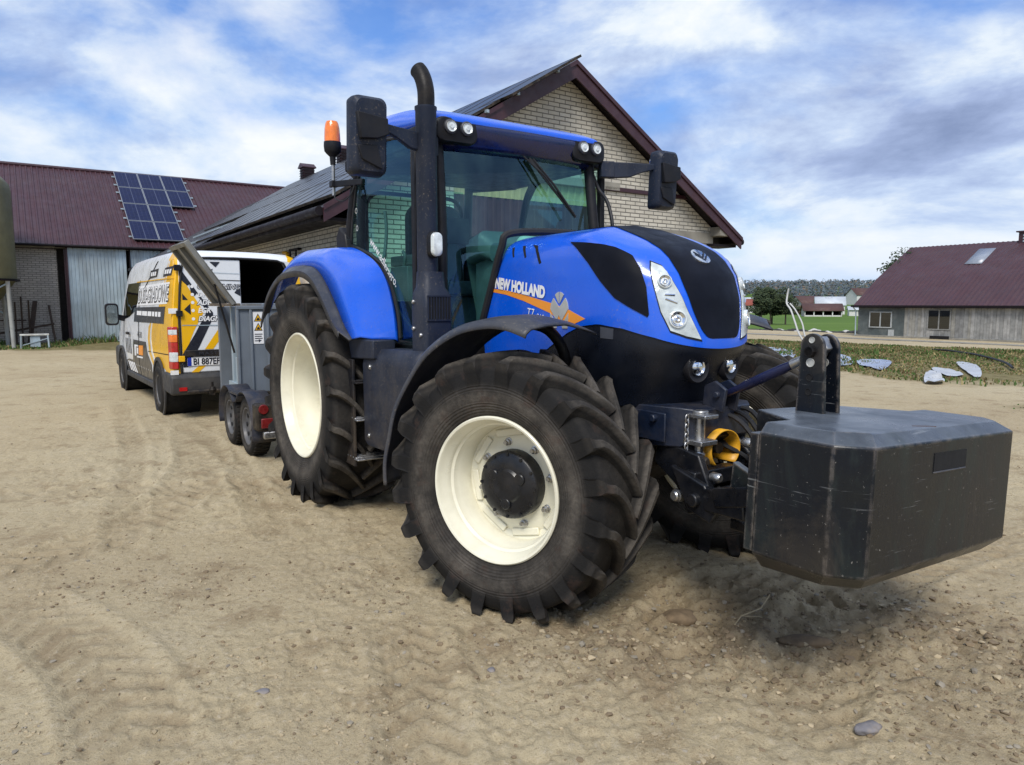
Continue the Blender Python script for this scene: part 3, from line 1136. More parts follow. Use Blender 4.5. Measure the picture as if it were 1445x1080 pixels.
for x in (-19.6, -16.05):
    c = MB()
    c.box(x - .19, x + .19, RY - .19, RY + .19, RZ - .25, RZ + .40)
    co = c.build('chimney', M['maroon_trim'], house)
    c = MB()
    for k in range(5):
        z = RZ - .02 + k * .085
        c.add([(x - .20, RY - .195, z), (x + .20, RY - .195, z), (x + .20, RY - .23, z - .05), (x - .20, RY - .23, z - .05)], [(0, 1, 2, 3)])
        c.add([(x + .195, RY - .2, z), (x + .195, RY + .2, z), (x + .23, RY + .2, z - .05), (x + .23, RY - .2, z - .05)], [(0, 1, 2, 3)])
    c.build('louvre', M['dark_trim'], co)
    c = MB()
    c.prism([(x - .25, RZ + .38), (x + .25, RZ + .38), (x + .25, RZ + .41), (x, RZ + .55), (x - .25, RZ + .41)], 'y', RY - .25, RY + .25)
    c.build('chimney_cap', M['maroon_trim'], co)
gp = MB()
gp.tube([(-8.25, 1.40, 1.0), (-8.25, 1.40, 2.25), (-8.52, 1.40, 2.58), (-8.75, 1.40, 2.6)], .035, n=10)
gp.build('gas_pipe', M['yellow'], house)
gp = MB()
gp.box(-8.3, -7.75, 1.37, 1.43, 2.60, 2.64)
gp.tube([(-7.9, 1.38, 2.62), (-7.9, 1.38, 2.15)], .018, n=8)
gp.tube([(-8.25, 1.38, 2.62), (-8.25, 1.38, 2.25)], .018, n=8)
gp.build('pipe_bracket', M['dark_trim'], house)

Q = atan2(RZ - EZ, RY - EY)
pv2 = solar_panel('solar_panel', M['pv_dark'], 1.02, 1.70)
HOUSE_ROWS = ('bottom', 'middle', 'top')
for rI in range(3):
    s0 = .26 + rI * 1.73
    for k in range(16):
        if rI == 0 and k > 9:
            continue
        o = pv2 if (rI == 0 and k == 0) else copy_tree(pv2)
        s = s0 + .85
        P_ = farm(GX - .45 - k * 1.045 + (.35 if rI == 2 else 0), EY + s * cos(Q) - .07 * sin(Q), EZ + s * sin(Q) + .07 * cos(Q))
        o.location = P_
        o.rotation_euler = Matrix.Rotation(FYAW, 3, 'Z').to_4x4().to_3x3().__matmul__(Matrix.Rotation(Q, 3, 'X')).to_euler()
        tag(o, 'dark solar panel on the brick building roof, %s row, %s from the gable' % (HOUSE_ROWS[rI], ORD[k]), 'solar panel', 'solar panels on the brick building roof')
rails = MB()
for rI in range(3):
    for f in (.35, 1.35):
        s = .26 + rI * 1.73 + f
        rails.bar((GX + .12, EY + s * cos(Q) - .04 * sin(Q), EZ + s * sin(Q) + .04 * cos(Q)), (GX - 16.9, EY + s * cos(Q) - .06 * sin(Q), EZ + s * sin(Q) + .06 * cos(Q)), .05, .05)
rails.build('panel_rail', M['galv'], house)

# --- barn across the end of the yard
barn = farm_thing('barn', 'long grey brick barn with ribbed maroon roof and tall sheet metal doors', 'barn')
w = MB()
w.add([(-28, -24, -.1), (-28, -1.75, -.1), (-28, -1.75, 3.7), (-28, -24, 3.7)], [(0, 1, 2, 3)])
w.add([(-28, 3.6, -.1), (-28, 14, -.1), (-28, 14, 3.7), (-28, 3.6, 3.7)], [(0, 1, 2, 3)])
w.add([(-40, -24, -.1), (-28, -24, -.1), (-28, -24, 3.9), (-34, -24, 7.5), (-40, -24, 3.9)], [(0, 1, 2, 3, 4)])
w.add([(-40, 14, -.1), (-28, 14, -.1), (-28, 14, 3.9), (-34, 14, 7.5), (-40, 14, 3.9)], [(0, 1, 2, 3, 4)])
w.build('brick_wall', M['brick_barn'], barn, weld=False)
w = MB()
w.box(-28.6, -28.5, -1.8, 3.7, -.1, 3.8)
w.box(-28.5, -28.0, -1.78, -1.74, -.1, 3.7)
w.build('inner_wall', paint('dark_brown_recess', (.035, .03, .026), .9, var=.2), barn)
MB().box(-28.05, -27.95, -1.52, -1.44, 0, 3.72).build('door_post', M['maroon_trim'], barn)
MB().box(-28.08, -27.86, -24, 14, 3.76, 3.95).build('eaves_beam', M['concrete'], barn)
r = MB()
Lb = sqrt(6.4 ** 2 + 3.9 ** 2)
corr(r, (-27.6, -24.5, 3.87), (0, 1, 0), 39, (-6.4, 0, 3.9), Lb, .21, .035)
corr(r, (-40.4, 14.5, 3.87), (0, -1, 0), 39, (6.4, 0, 3.9), Lb, .21, .035)
r.build('roof', M['maroon_roof'], barn)
MB().tube([(-34, -24.5, 7.80), (-34, 14.5, 7.80)], .09, n=8).build('ridge_cap', M['maroon_trim'], barn)
MB().tube([(-27.55, -24.5, 3.84), (-27.55, 14.5, 3.84)], .05, n=8).build('gutter', M['dark_trim'], barn)
for a, b_ in ((-1.42, .71), (.79, 3.3)):
    d = MB()
    corr(d, (-27.82, a, .04), (0, 1, 0), b_ - a, (0, 0, 1), 3.74, .13, .022)
    do = d.build('sliding_door', M['galv'], barn)
    d = MB()
    d.box(-27.84, -27.77, a - .03, a + .02, .04, 3.78)
    d.build('door_edge', M['dark_trim'] if a > 0 else M['maroon_trim'], do)
MB().box(-27.86, -27.74, -1.8, 8, 3.78, 3.85).build('door_track', M['dark_trim'], barn)

Qb = atan2(3.9, 6.4)
pv1 = solar_panel('solar_panel', M['pv'], .985, 1.68)
first = True
BR = ('top', 'second', 'third', 'bottom')
for rI, n_ in enumerate((3, 3, 2, 2)):
    for k in range(n_):
        o = pv1 if first else copy_tree(pv1)
        first = False
        s = Lb - .12 - .86 - rI * 1.73
        x_, z_ = -27.6 - s * cos(Qb), 3.87 + s * sin(Qb)
        P_ = farm(x_ + .12 * sin(Qb), 1.46 + k * 1.0, z_ + .12 * cos(Qb))
        o.location = P_
        o.rotation_euler = (Matrix.Rotation(FYAW + pi / 2, 3, 'Z') @ Matrix.Rotation(Qb, 3, 'X')).to_euler()
        tag(o, 'blue solar panel on the maroon barn roof, %s row, %s from the left' % (BR[rI], ORD[k]), 'solar panel', 'solar panels on the barn roof')
rl = MB()
for rI in range(4):
    for f in (-.45, .45):
        s = Lb - .12 - .86 - rI * 1.73 + f
        x_, z_ = -27.6 - s * cos(Qb) + .06 * sin(Qb), 3.87 + s * sin(Qb) + .06 * cos(Qb)
        rl.bar((x_, .85, z_), (x_, 4.12 if rI < 2 else 3.15, z_), .05, .06)
rl.build('panel_rail', M['galv'], barn)

# --- silo on legs at the left edge
silo = farm_thing('feed_silo', 'tall olive feed silo with conical foot on pale steel legs at the left edge', 'silo', -26, -4.38, 0)
olive = paint('weathered_olive_silo', (.15, .135, .062), .6, var=.25, scale=1.2, dirt=(.07, .075, .045), dirt_amt=.6, dirt_scale=1.0, bmp=.2, bmp_scale=20, streak=True)
MB().lathe([(0, .85), (.14, .85), (.16, .9), (1.27, 2.42), (1.30, 2.44), (1.30, 5.55), (1.26, 5.8), (1.05, 6.05), (.6, 6.25), (.2, 6.32), (0, 6.33)], (0, 0, 0), 'z', n=48).build('silo_body', olive, silo)
lg = MB()
lg.lathe([(1.31, 2.38), (1.38, 2.38), (1.38, 2.46), (1.31, 2.46)], (0, 0, 0), 'z', n=48, close=True)
lg.build('support_ring', M['dark_trim'], silo)
for k in range(4):
    a = pi / 4 + k * pi / 2 + .1
    MB().tube([(1.30 * cos(a), 1.30 * sin(a), 2.42), (1.36 * cos(a), 1.36 * sin(a), 0)], .07, n=10).build('leg', paint('pale_painted_leg', (.34, .35, .33), .6, var=.2, dirt=(.16, .10, .06), dirt_amt=.5), silo)
br = MB()
for k in range(4):
    a, b_ = pi / 4 + k * pi / 2 + .1, pi / 4 + (k + 1) * pi / 2 + .1
    br.tube([(1.33 * cos(a), 1.33 * sin(a), 1.2), (1.31 * cos(b_), 1.31 * sin(b_), 2.3)], .03, n=8)
br.build('brace', M['galv'], silo)

# scrap leaning on the barn wall
rust = paint('rusty_iron', (.045, .030, .022), .8, var=.35, scale=8, bmp=.4, bmp_scale=40)
sc = farm_thing('scrap_rack', 'dark rusty iron rack standing against the barn wall under the silo', 'scrap', -27.4, -3.0, 0)
s_ = MB()
for y in (-.25, -.05, .18):
    s_.tube([(0, y, 0), (.05, y + .02, 1.9 - abs(y))], .03, n=8)
s_.build('upright', rust, sc)
s_ = MB()
s_.bar((-.1, -1.0, .42), (-.1, 1.0, .80), .05, .08)
s_.bar((-.05, -1.0, .95), (-.05, .1, .95), .05, .06)
s_.build('rail', rust, sc)
for (y0, y1, z1, lab) in ((-2.85, -2.58, 1.68, 'broad dark plank leaning steeply on the barn wall'), (-2.0, -2.14, 1.52, 'thin dark stake leaning on the barn wall next to the door recess')):
    p_ = MB().bar((-27.35, y0, .02), (-27.85, y1, z1), .16 if y0 < -2.5 else .07, .04)
    p_.v = [tuple(farm(*v)) for v in p_.v]
    tag(p_.build('leaning_plank', rust), lab, 'plank')
# small white metal frame in the grass
bn = farm_thing('metal_frame', 'small white rusty metal frame standing in the grass by the barn', 'frame', -25.0, -2.70, .05)
MB().box(-.18, .18, -.44, .44, .40, .46).build('frame_top', paint('chipped_white', (.52, .53, .50), .6, var=.2, dirt=(.25, .18, .12), dirt_amt=.6, dirt_scale=5), bn, bevel=.012)
for sx in (-1, 1):
    for sy in (-1, 1):
        MB().bar((sx * .16, sy * .40, .41), (sx * .17, sy * .42, -.05), .045, .045).build('leg', M['galv'], bn)
MB().box(.10, .12, -.14, .16, .0, .38).build('frame_panel', M['galv'], bn)
b2 = MB()
b2.bar((.14, -.40, .06), (.14, .40, .30), .02, .03)
b2.build('stretcher', M['galv'], bn)

# --- wooden barn on the right
WB = farm_thing('wooden_barn', 'low weathered plank barn under a big maroon roof on the right', 'barn')
X0, X1, Y0 = -26.45, 8.0, 52.85
zb0, ze = -1.5, 1.36
planks = [paint('weathered_plank', c, .9, var=.25, scale=3, dirt=(.09, .085, .08), dirt_amt=.5, dirt_scale=3, bmp=.5, bmp_scale=30, streak=True) for c in ((.27, .27, .26), (.35, .345, .33), (.21, .21, .205), (.29, .28, .25))]
rp = random.Random(9)
pw = MB()
x = -22.75
while x < X1:
    wd = rp.uniform(.16, .30)
    o_ = rp.uniform(0, .03)
    pw.box(x, x + wd - .012, Y0 - .03 - o_, Y0, zb0 + .55 + rp.uniform(-.05, .05), ze - .02, rp.choice((0, 0, 1, 1, 2, 3)))
    x += wd
pw.build('plank_wall', planks, WB, weld=False)
w = MB()
w.box(X0, -22.75, Y0 - .02, Y0 + .02, zb0, ze)
w.add([(X0, Y0, zb0), (X0, Y0 + 16, zb0), (X0, Y0 + 16, ze), (X0, Y0 + 13, 3.62), (X0, Y0 + 8, 6.25), (X0, Y0 + 3, 3.62), (X0, Y0, ze)], [(0, 1, 2, 3, 4, 5, 6)])
w.box(-22.75, X1, Y0 - .005, Y0 + .05, zb0, ze)
w.build('sheet_wall', paint('stained_green_sheet', (.07, .085, .085), .6, var=.4, scale=1.3, dirt=(.22, .23, .22), dirt_amt=.6, dirt_scale=1.1), WB)
MB().box(X0 - .1, X1, Y0 - .18, Y0 - .02, zb0 - .3, zb0 + .58).build('footing', M['concrete'], WB, bevel=.02)
r = MB()
XR0 = X0 - .4
corr(r, (X1 + .3, Y0 - .45, 1.40), (-1, 0, 0), X1 - XR0 + .3, (0, -3.45, -2.28), -sqrt(3.45 ** 2 + 2.28 ** 2), .35, .03)
corr(r, (X1 + .3, Y0 + 3, 3.68), (-1, 0, 0), X1 - XR0 + .3, (0, -5, -2.7), -sqrt(5 ** 2 + 2.7 ** 2), .35, .03)
corr(r, (XR0, Y0 + 13, 3.68), (1, 0, 0), X1 - XR0 + .3, (0, 5, -2.7), -sqrt(5 ** 2 + 2.7 ** 2), .35, .03)
corr(r, (XR0, Y0 + 16.4, 1.40), (1, 0, 0), X1 - XR0 + .3, (0, 3.4, -2.28), -sqrt(3.4 ** 2 + 2.28 ** 2), .35, .03)
r.build('roof', paint('maroon_tin_roof', (.055, .020, .027), .55, var=.12, scale=.6, dirt=(.075, .045, .05), dirt_amt=.4, dirt_scale=.8), WB)
MB().box(XR0, X1 + .3, Y0 - .52, Y0 - .44, 1.28, 1.44).build('eaves_board', M['dark_trim'], WB)
MB().box(XR0 + .2, X1, Y0 - .44, Y0, 1.24, 1.27).build('soffit', M['dark_trim'], WB)


def barn_window(x0, x1, z0, z1, fr_m, panes=2):
    f = MB()
    f.box(x0, x1, Y0 - .10, Y0 - .02, z0, z0 + .07)
    f.box(x0, x1, Y0 - .10, Y0 - .02, z1 - .07, z1)
    for k in range(panes + 1):
        xx = x0 + (x1 - x0 - .08) * k / panes
        f.box(xx, xx + .08, Y0 - .101, Y0 - .02, z0 + .07, z1 - .07)
    fo = f.build('window', fr_m, WB)
    MB().box(x0 + .02, x1 - .02, Y0 - .07, Y0 - .065, z0 + .02, z1 - .02).build('pane', M['dark_glass'], fo)
    MB().box(x0 + .02, x1 - .02, Y0 - .05, Y0 - .045, z0 + .02, z1 - .02).build('dark_room', M['void'], fo)


grey_fr = paint('pale_window_frame', (.38, .40, .40), .7, var=.15)
barn_window(-25.5, -23.7, -.32, .94, grey_fr)
barn_window(-21.05, -19.40, -.36, 1.14, paint('grey_window_frame', (.22, .22, .21), .8, var=.2))
MB().box(-20.75, -19.4, Y0 - .20, Y0 - .17, -1.05, -.80).build('vent_hatch', M['void'], WB)
MB().box(-23.95, -23.5, Y0 - .06, Y0 - .02, -.95, -.45).build('patch_board', grey_fr, WB)
s_ = MB()
t0, t1 = (Y0 + 4.6, 3.68 + .54 * 1.6), (Y0 + 6.9, 3.68 + .54 * 3.9)
s_.add([(-20.8, t0[0], t0[1] + .06), (-19.6, t0[0], t0[1] + .06), (-19.6, t1[0], t1[1] + .06), (-20.8, t1[0], t1[1] + .06)], [(0, 1, 2, 3)])
s_.build('skylight', paint('pale_skylight', (.25, .28, .33), .3, var=.1), WB, solid=.05)
c = MB()
c.box(-18.4, -17.4, Y0 + 7.6, Y0 + 8.4, 5.9, 7.0)
co = c.build('chimney', M['maroon_trim'], WB)
MB().box(-18.55, -17.25, Y0 + 7.45, Y0 + 8.55, 7.0, 7.10).build('chimney_cap', M['maroon_trim'], co)
l_ = MB()
for k in range(3):
    l_.box(-18.1, -17.65, Y0 + 7.585, Y0 + 7.60, 6.25 + k * .22, 6.38 + k * .22)
l_.build('louvre', M['galv'], co)
dp = MB()
dp.tube([(X0 - .25, Y0 - .45, 1.3), (X0 - .15, Y0 - .15, 1.0), (X0 - .12, Y0 - .1, -1.3)], .05, n=8)
dp.build('downpipe', M['galv'], WB)
MB().box(X0 - 6, X1, Y0 - 2.6, Y0 - .4, -1.34, -1.06)
ap = MB()
ap.prism([(-40, 46.5), (-20, 46.0), (-6, 45), (4, 44.5), (4, 46.2), (-6, 47.0), (-20, 48.2), (-40, 49)], 'z', -.3, 0)
ap.v = [(v[0], v[1], float(terrain(np.array([farm(v[0], v[1]).x]), np.array([farm(v[0], v[1]).y]))[0]) + (.05 if v[2] > -.1 else -.2)) for v in ap.v]
ap.v = [tuple(farm(*v)) for v in ap.v]
tag(ap.build('concrete_path', M['concrete']), kind='structure')

# ------------------------------------------------------------------ far side: field edge, trees, village, wood


def tz0(x, y):
    return float(terrain(np.array([x]), np.array([y]))[0])


leaf_d = paint('dark_foliage', (.024, .040, .014), .9, var=.35, scale=1.5)
leaf_m = paint('mid_foliage', (.045, .062, .020), .9, var=.35, scale=1.5)
leaf_b = paint('autumn_foliage', (.11, .075, .032), .9, var=.35, scale=1.5)
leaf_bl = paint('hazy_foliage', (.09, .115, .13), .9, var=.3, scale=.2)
bark = paint('bark', (.045, .035, .026), .9, var=.3, scale=6)


def leaf_cloud(mb, r, c, rad, n, size, mats=(0, 1)):
    for _ in range(n):
        while True:
            p = Vector((r.uniform(-1, 1), r.uniform(-1, 1), r.uniform(-1, 1)))
            if p.length < 1:
                break
        p = Vector((c[0] + p.x * rad[0], c[1] + p.y * rad[1], c[2] + p.z * rad[2]))
        u = Vector((r.gauss(0, 1), r.gauss(0, 1), r.gauss(0, .7))).normalized()
        v = u.orthogonal().normalized()
        s = size * r.uniform(.6, 1.3)
        mb.add([p - u * s, p + v * s * .6, p + u * s, p - v * s * .6], [(0, 1, 2, 3)], r.choice(mats))


def tree(x, y, h, label, mats, seed, group='trees beside the green field', crown0=.22, wid=.30, size=.16, n=900):
    r = random.Random(seed)
    z = tz0(x, y)
    t = thing('tree', label, 'tree', (x, y, z), 0, group)
    tr = MB()
    tr.tube([(0, 0, -.2), (r.uniform(-.1, .1), 0, h * .3), (r.uniform(-.2, .2), r.uniform(-.2, .2), h * .75)], [.16, .11, .04], n=8)
    for k in range(6):
        a, z0 = r.uniform(0, 6.28), h * r.uniform(.25, .6)
        tr.tube([(0, 0, z0), (h * .16 * cos(a), h * .16 * sin(a), z0 + h * .14)], [.05, .015], n=5)
    tr.build('trunk', bark, t)
    cr = MB()
    for k in range(16):
        a = r.uniform(0, 6.28)
        zz = r.uniform(crown0 + .12, .93)
        rr_2 = wid * h * (1 - .55 * max(0, zz - .5)) * r.uniform(.2, .75)
        leaf_cloud(cr, r, (rr_2 * cos(a), rr_2 * sin(a), zz * h), (h * .15, h * .15, h * .11), n // 16, size, (0, 0, 1))
    cr.build('crown', mats, t, recalc=False, weld=False)
    return t


for k, (px, d, h) in enumerate(((41.4, 119, 5.5), (42.6, 123, 6.3), (43.7, 121, 6.2), (45.0, 124, 6.1), (46.2, 121, 6.4))):
    tree(px, d, h, ('leftmost', 'second', 'middle', 'fourth', 'rightmost')[k] + ' dark tree of the tall clump beside the green field', [leaf_d, leaf_m], 30 + k, n=2200, size=.20, wid=.34)
tree(33.5, 62, 7.4, 'small conifer rising behind the plank barn roof', [leaf_d, leaf_d], 50, None, .1, .20, .14, 2200)
tree(104, 236, 5.5, 'bare brown tree beside the white roofed house', [leaf_b, leaf_b], 51, None, .25, .3, .22, 500)
tree(72, 262, 6.0, 'reddish brown bush behind the dark tree clump', [leaf_b, leaf_b], 52, None, .05, .5, .3, 700)

# rubble along the field edge
rb = random.Random(4)
dark_st = paint('dark_rubble', (.035, .035, .034), .9, var=.4, scale=2)
pale_st = paint('pale_rubble', (.50, .49, .46), .85, var=.2, scale=2)
wmix = [dark_st, dark_st, dark_st, pale_st]
for k in range(26):
    px = 1062 + k * 5.7 + rb.uniform(-2, 2)
    Y = 84 + rb.uniform(-1.5, 1.5)
    X = (px - 722.5) / 1007.2 * Y
    pale = (k % 4 == 3)
    rock('rubble_block', X, Y, rb.uniform(.35, .85), rb.uniform(.3, .5), rb.uniform(.2, .42), pale_st if pale else dark_st, '%s rubble block in the row along the near edge of the field' % ('pale' if pale else 'dark'), 'rubble', 'pale rubble blocks along the field edge' if pale else 'dark rubble blocks along the field edge', seed=60 + k, z=tz0(X, Y) + .1)

white_w = paint('white_render', (.62, .61, .58), .8, var=.08)
grey_w = paint('grey_render', (.36, .35, .33), .8, var=.12)
tin = paint('pale_tin_roof', (.52, .55, .58), .5, var=.12, scale=.5)
brown_r = paint('brown_tile_roof', (.085, .040, .035), .7, var=.15, scale=.5)


def house_far(name, label, cat, x, y, z, L, W, hw, hr, rz, wm, rm, wins=3, open_front=0):
    t = thing(name, label, cat, (x, y, z), rz)
    b = MB()
    if open_front:
        b.box(-L / 2, L / 2, W / 2 - .15, W / 2, 0, hw)
        b.box(-L / 2, -L / 2 + .15, -W / 2, W / 2 - .15, 0, hw)
        b.box(L / 2 - .15, L / 2, -W / 2, W / 2 - .15, 0, hw)
    else:
        b.box(-L / 2, L / 2, -W / 2, W / 2, -1, hw)
    for s in (-1, 1):
        b.add([(s * L / 2, -W / 2, hw), (s * L / 2, W / 2, hw), (s * L / 2, 0, hw + hr * .96)], [(0, 1, 2)])
    b.build('wall', wm, t)
    r = MB()
    e = .4
    k = hr / (W / 2)
    for s in (-1, 1):
        r.add([(-L / 2 - e, 0, hw + hr), (L / 2 + e, 0, hw + hr), (L / 2 + e, s * (W / 2 + e), hw - e * k), (-L / 2 - e, s * (W / 2 + e), hw - e * k)], [(0, 1, 2, 3)])
    r.build('roof', rm, t, solid=.12)
    if open_front:
        for i in range(open_front + 1):
            xx = -L / 2 + .15 + (L - .3) * i / open_front
            MB().box(xx - .14, xx + .14, -W / 2, -W / 2 + .25, 0, hw).build('post', white_w, t)
        MB().box(-L / 2 + .2, L / 2 - .2, -W / 2 + .3, -W / 2 + .5, 0, .35).build('low_wall', white_w, t)
        MB().box(-L / 2 + .2, L / 2 - .2, W / 2 - .3, W / 2 - .2, 0, hw).build('dark_back', M['void'], t)
    else:
        for i in range(wins):
            xx = -L / 2 + L * (i + .5) / wins
            f = MB().box(xx - .5, xx + .5, -W / 2 - .04, -W / 2 - .01, hw * .35, hw * .35 + 1.2).build('window', grey_w, t)
            MB().box(xx - .42, xx + .42, -W / 2 - .06, -W / 2 - .045, hw * .35 + .08, hw * .35 + 1.12).build('pane', M['void'], f)
    return t


house_far('open_shed', 'open fronted shed with brown roof and pale posts in the green field', 'shed', 84.6, 196, -2, 9.6, 5.5, 1.75, 1.7, radians(-14), grey_w, brown_r, open_front=4)
house_far('farmhouse', 'white farmhouse with pale tin roof behind the open shed', 'house', 104.4, 236, -2.2, 8.6, 8.0, 3.3, 2.6, radians(-20), white_w, tin, 2)
house_far('outbuilding', 'small white outbuilding right of the open shed', 'outbuilding', 99.2, 205, -2.2, 5.5, 5, 2.0, .9, radians(-20), white_w, tin, 1)
house_far('village_hall', 'long low pale building beyond the trees in the distance', 'building', 122, 300, -1.0, 26, 10, 2.4, 1.0, radians(-18), grey_w, tin, 6)
house_far('warehouse', 'pale flat warehouse at the foot of the distant wood', 'warehouse', 112, 330, 0.4, 20, 12, 3.2, .6, radians(-18), white_w, tin, 4)
house_far('red_house', 'small house with red roof left of the dark tree clump', 'house', 86, 262, -1.6, 7, 6, 2.6, 2.0, radians(10), white_w, paint('red_tile', (.25, .06, .04), .8), 2)
house_far('village_house', 'grey village house with brown roof left of the white farmhouse', 'house', 108, 262, -1.4, 10, 8, 3.0, 2.6, radians(12), grey_w, brown_r, 3)
house_far('hill_house', 'brown roofed house on the slope behind the plank barn', 'house', 152, 310, 2.0, 12, 9, 3.2, 2.8, radians(5), white_w, brown_r, 3)

# hedge and far wood: nobody could count the trees
hd_ = MB()
r9 = random.Random(77)
for k in range(150):
    px = r9.uniform(1096, 1165)
    Y = r9.uniform(224, 236)
    X = (px - 722.5) / 1007.2 * Y
    leaf_cloud(hd_, r9, (X, Y, tz0(X, Y) + r9.uniform(.5, 2.0)), (1.6, 1.4, 1.1), 16, .55, (0, 1, 2))
tag(hd_.build('hedge', [leaf_d, leaf_b, leaf_m], recalc=False, weld=False), 'dark scrubby hedge along the far side of the green field', 'hedge', kind='stuff')
wd = MB()
for k in range(3000):
    a = radians(r9.uniform(-20, 52))
    R_ = r9.uniform(560, 980)
    X, Y = R_ * sin(a), R_ * cos(a)
    hgt = r9.uniform(5, 9.5)
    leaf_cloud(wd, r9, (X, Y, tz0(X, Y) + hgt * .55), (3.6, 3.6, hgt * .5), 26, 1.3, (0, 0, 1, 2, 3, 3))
tag(wd.build('distant_wood', [paint('hazy_blue_leaf', (.075, .10, .115), .95, var=.2, scale=.1), paint('hazy_green_leaf', (.085, .10, .085), .95, var=.2, scale=.1), paint('hazy_autumn_leaf', (.14, .105, .075), .95, var=.2, scale=.1), leaf_bl], recalc=False, weld=False), 'hazy mixed autumn wood on the low hills along the skyline', 'wood', kind='stuff')  # distance haze mixed into the leaf colours

# plastic sheets on the bank
def sheet(label, pts, mat_, seed, h=.018):
    xs = [p[0] for p in pts]
    c = (sum(xs) / len(xs), sum(p[1] for p in pts) / len(pts))
    vs, fs = fill2d(spline([(p[0], p[1], 0) for p in pts], 4, True), .06)
    P = []
    for v in vs:
        x, y = v.x, v.y
        z = ground_z(x, y) + .035 + h * (.5 + noise.noise(Vector((x * 2.1, y * 2.1, seed))) + .5 * noise.noise(Vector((x * 6, y * 6, seed))))
        P.append((x, y, z))
    return tag(MB().add(P, fs).build('plastic_sheet', mat_, weld=False, angle=80), label, 'sheet')


bl_s = paint('blue_grey_foil', (.28, .33, .45), .22, var=.2, scale=1.5, dirt=(.3, .26, .2), dirt_amt=.3, dirt_scale=3)
wh_s = paint('white_foil', (.46, .48, .50), .4, var=.15, scale=3, dirt=(.35, .30, .24), dirt_amt=.4, dirt_scale=5)
sheet('large blue grey plastic sheet lying on the bank behind the ballast mast', [(8.7, 26.0), (9.5, 25.2), (9.1, 22.9), (7.9, 20.3), (7.4, 21.0), (7.1, 22.0), (7.9, 24.6)], bl_s, 1)
sheet('narrow blue grey plastic sheet right of the ballast mast', [(9.7, 21.9), (10.0, 21.5), (9.6, 20.1), (8.6, 18.1), (8.25, 18.5)], bl_s, 2)
sheet('blue grey plastic sheet with torn white edge on the grass bank', [(9.7, 19.9), (10.4, 19.6), (9.3, 17.6), (8.6, 16.6), (8.8, 17.4), (8.9, 18.2)], bl_s, 3)
sheet('long white plastic sheet lying across the grass bank', [(11.8, 18.9), (12.05, 18.9), (11.55, 17.6), (10.25, 15.5), (9.9, 15.2), (10.95, 17.3)], wh_s, 4)
sheet('white plastic sheet in the grass left of the long one', [(10.47, 17.6), (10.45, 16.85), (9.95, 15.65), (9.5, 15.5), (10.0, 16.9)], wh_s, 5)
sheet('small crumpled white plastic scrap at the lower edge of the bank', [(8.3, 14.3), (9.1, 15.6), (9.4, 15.8), (8.6, 14.1), (8.2, 13.9)], wh_s, 6, .12)
hs_ = MB()
pts = [(14.5, 24.6), (14.6, 23.6), (14.0, 21.4), (13.2, 19.3), (11.9, 16.9)]
hs_.tube([(x, y, ground_z(x, y) + .08) for x, y in [(p.x, p.y) for p in spline([(a, b, 0) for a, b in pts], 8)]], .03, n=8)
tag(hs_.build('hose', M['rubber']), 'black hose snaking down the grass bank', 'hose')
grass('barn_grass', 'green weeds and grass growing at the foot of the barn and silo', barn_grass_mask, -25, -12, 24, 36, 26000, .05, .22, (1, 2.5, 4, .6), 12, 1.4)
# ------------------------------------------------------------------ delivery van
van = farm_thing('delivery_van', 'white and yellow delivery van with black lettering and its right rear door open', 'van', -4.95, -.36, 0, rz=radians(1.7))
M['van_white'] = paint('white_van_paint', (.76, .78, .80), .3, coat=.4, var=.04, scale=2, dirt=(.45, .43, .38), dirt_amt=.15, dirt_scale=2)
M['van_yellow'] = paint('yellow_van_foil', (.86, .47, .006), .32, coat=.3, var=.05, scale=2, dirt=(.35, .24, .08), dirt_amt=.3, dirt_scale=2.5)
M['van_black'] = paint('black_van_foil', (.018, .020, .030), .35, coat=.2, var=.15, scale=3)
M['dark_red'] = paint('dusty_red_lens', (.16, .012, .012), .35, var=.3, scale=18)
M['dim_mirror'] = paint('dim_mirror_glass', (.22, .27, .29), .12, metal=.8, var=.1)
M['bumper'] = paint('dark_bumper_plastic', (.028, .029, .033), .6, var=.2, scale=4, dirt=(.16, .14, .11), dirt_amt=.4, dirt_scale=3)
VT = [(-5.42, .80, .82, .42), (-5.38, 1.0, .88, .36), (-5.2, 1.14, .93, .33), (-4.85, 1.30, .96, .33), (-4.72, 1.42, .97, .33), (-4.4, 1.86, .97, .33), (-4.12, 2.17, .97, .33), (-3.9, 2.29, .97, .33), (-3.5, 2.345, .97, .33), (-2.5, 2.36, .97, .33), (-1.2, 2.36, .97, .33), (-.4, 2.35, .97, .34), (-.12, 2.325, .965, .36), (-.03, 2.27, .955, .40), (0, 2.22, .94, .44)]


def van_ring(x, zt, hw, z0):
    k = min(1, (zt - 1.1) / 1.25) if zt > 1.1 else 0
    top = hw - .115 * k
    half = [(0, zt + .005), (top * .5, zt), (top - .16, zt - .012), (top - .05, zt - .05), (top, zt - .14)]
    zs = zt - .14
    half += [(hw - (hw - top) * .6, z0 + (zs - z0) * .82), (hw - .02 * k, z0 + (zs - z0) * .55), (hw, z0 + (zs - z0) * .30), (hw, z0 + (zs - z0) * .12), (hw - .03, z0 + .02), (hw - .08, z0), (0, z0 - .002)]
    L_ = [Vector((x, -y, z)) for y, z in half]
    R_ = [Vector((x, y, z)) for y, z in reversed(half[1:-1])]
    return L_ + R_


rings = [van_ring(*t) for t in VT]
b = MB()
b.loft(rings, caps=False)
n0 = len(rings[0])
b.add(rings[0], [tuple(range(n0))])
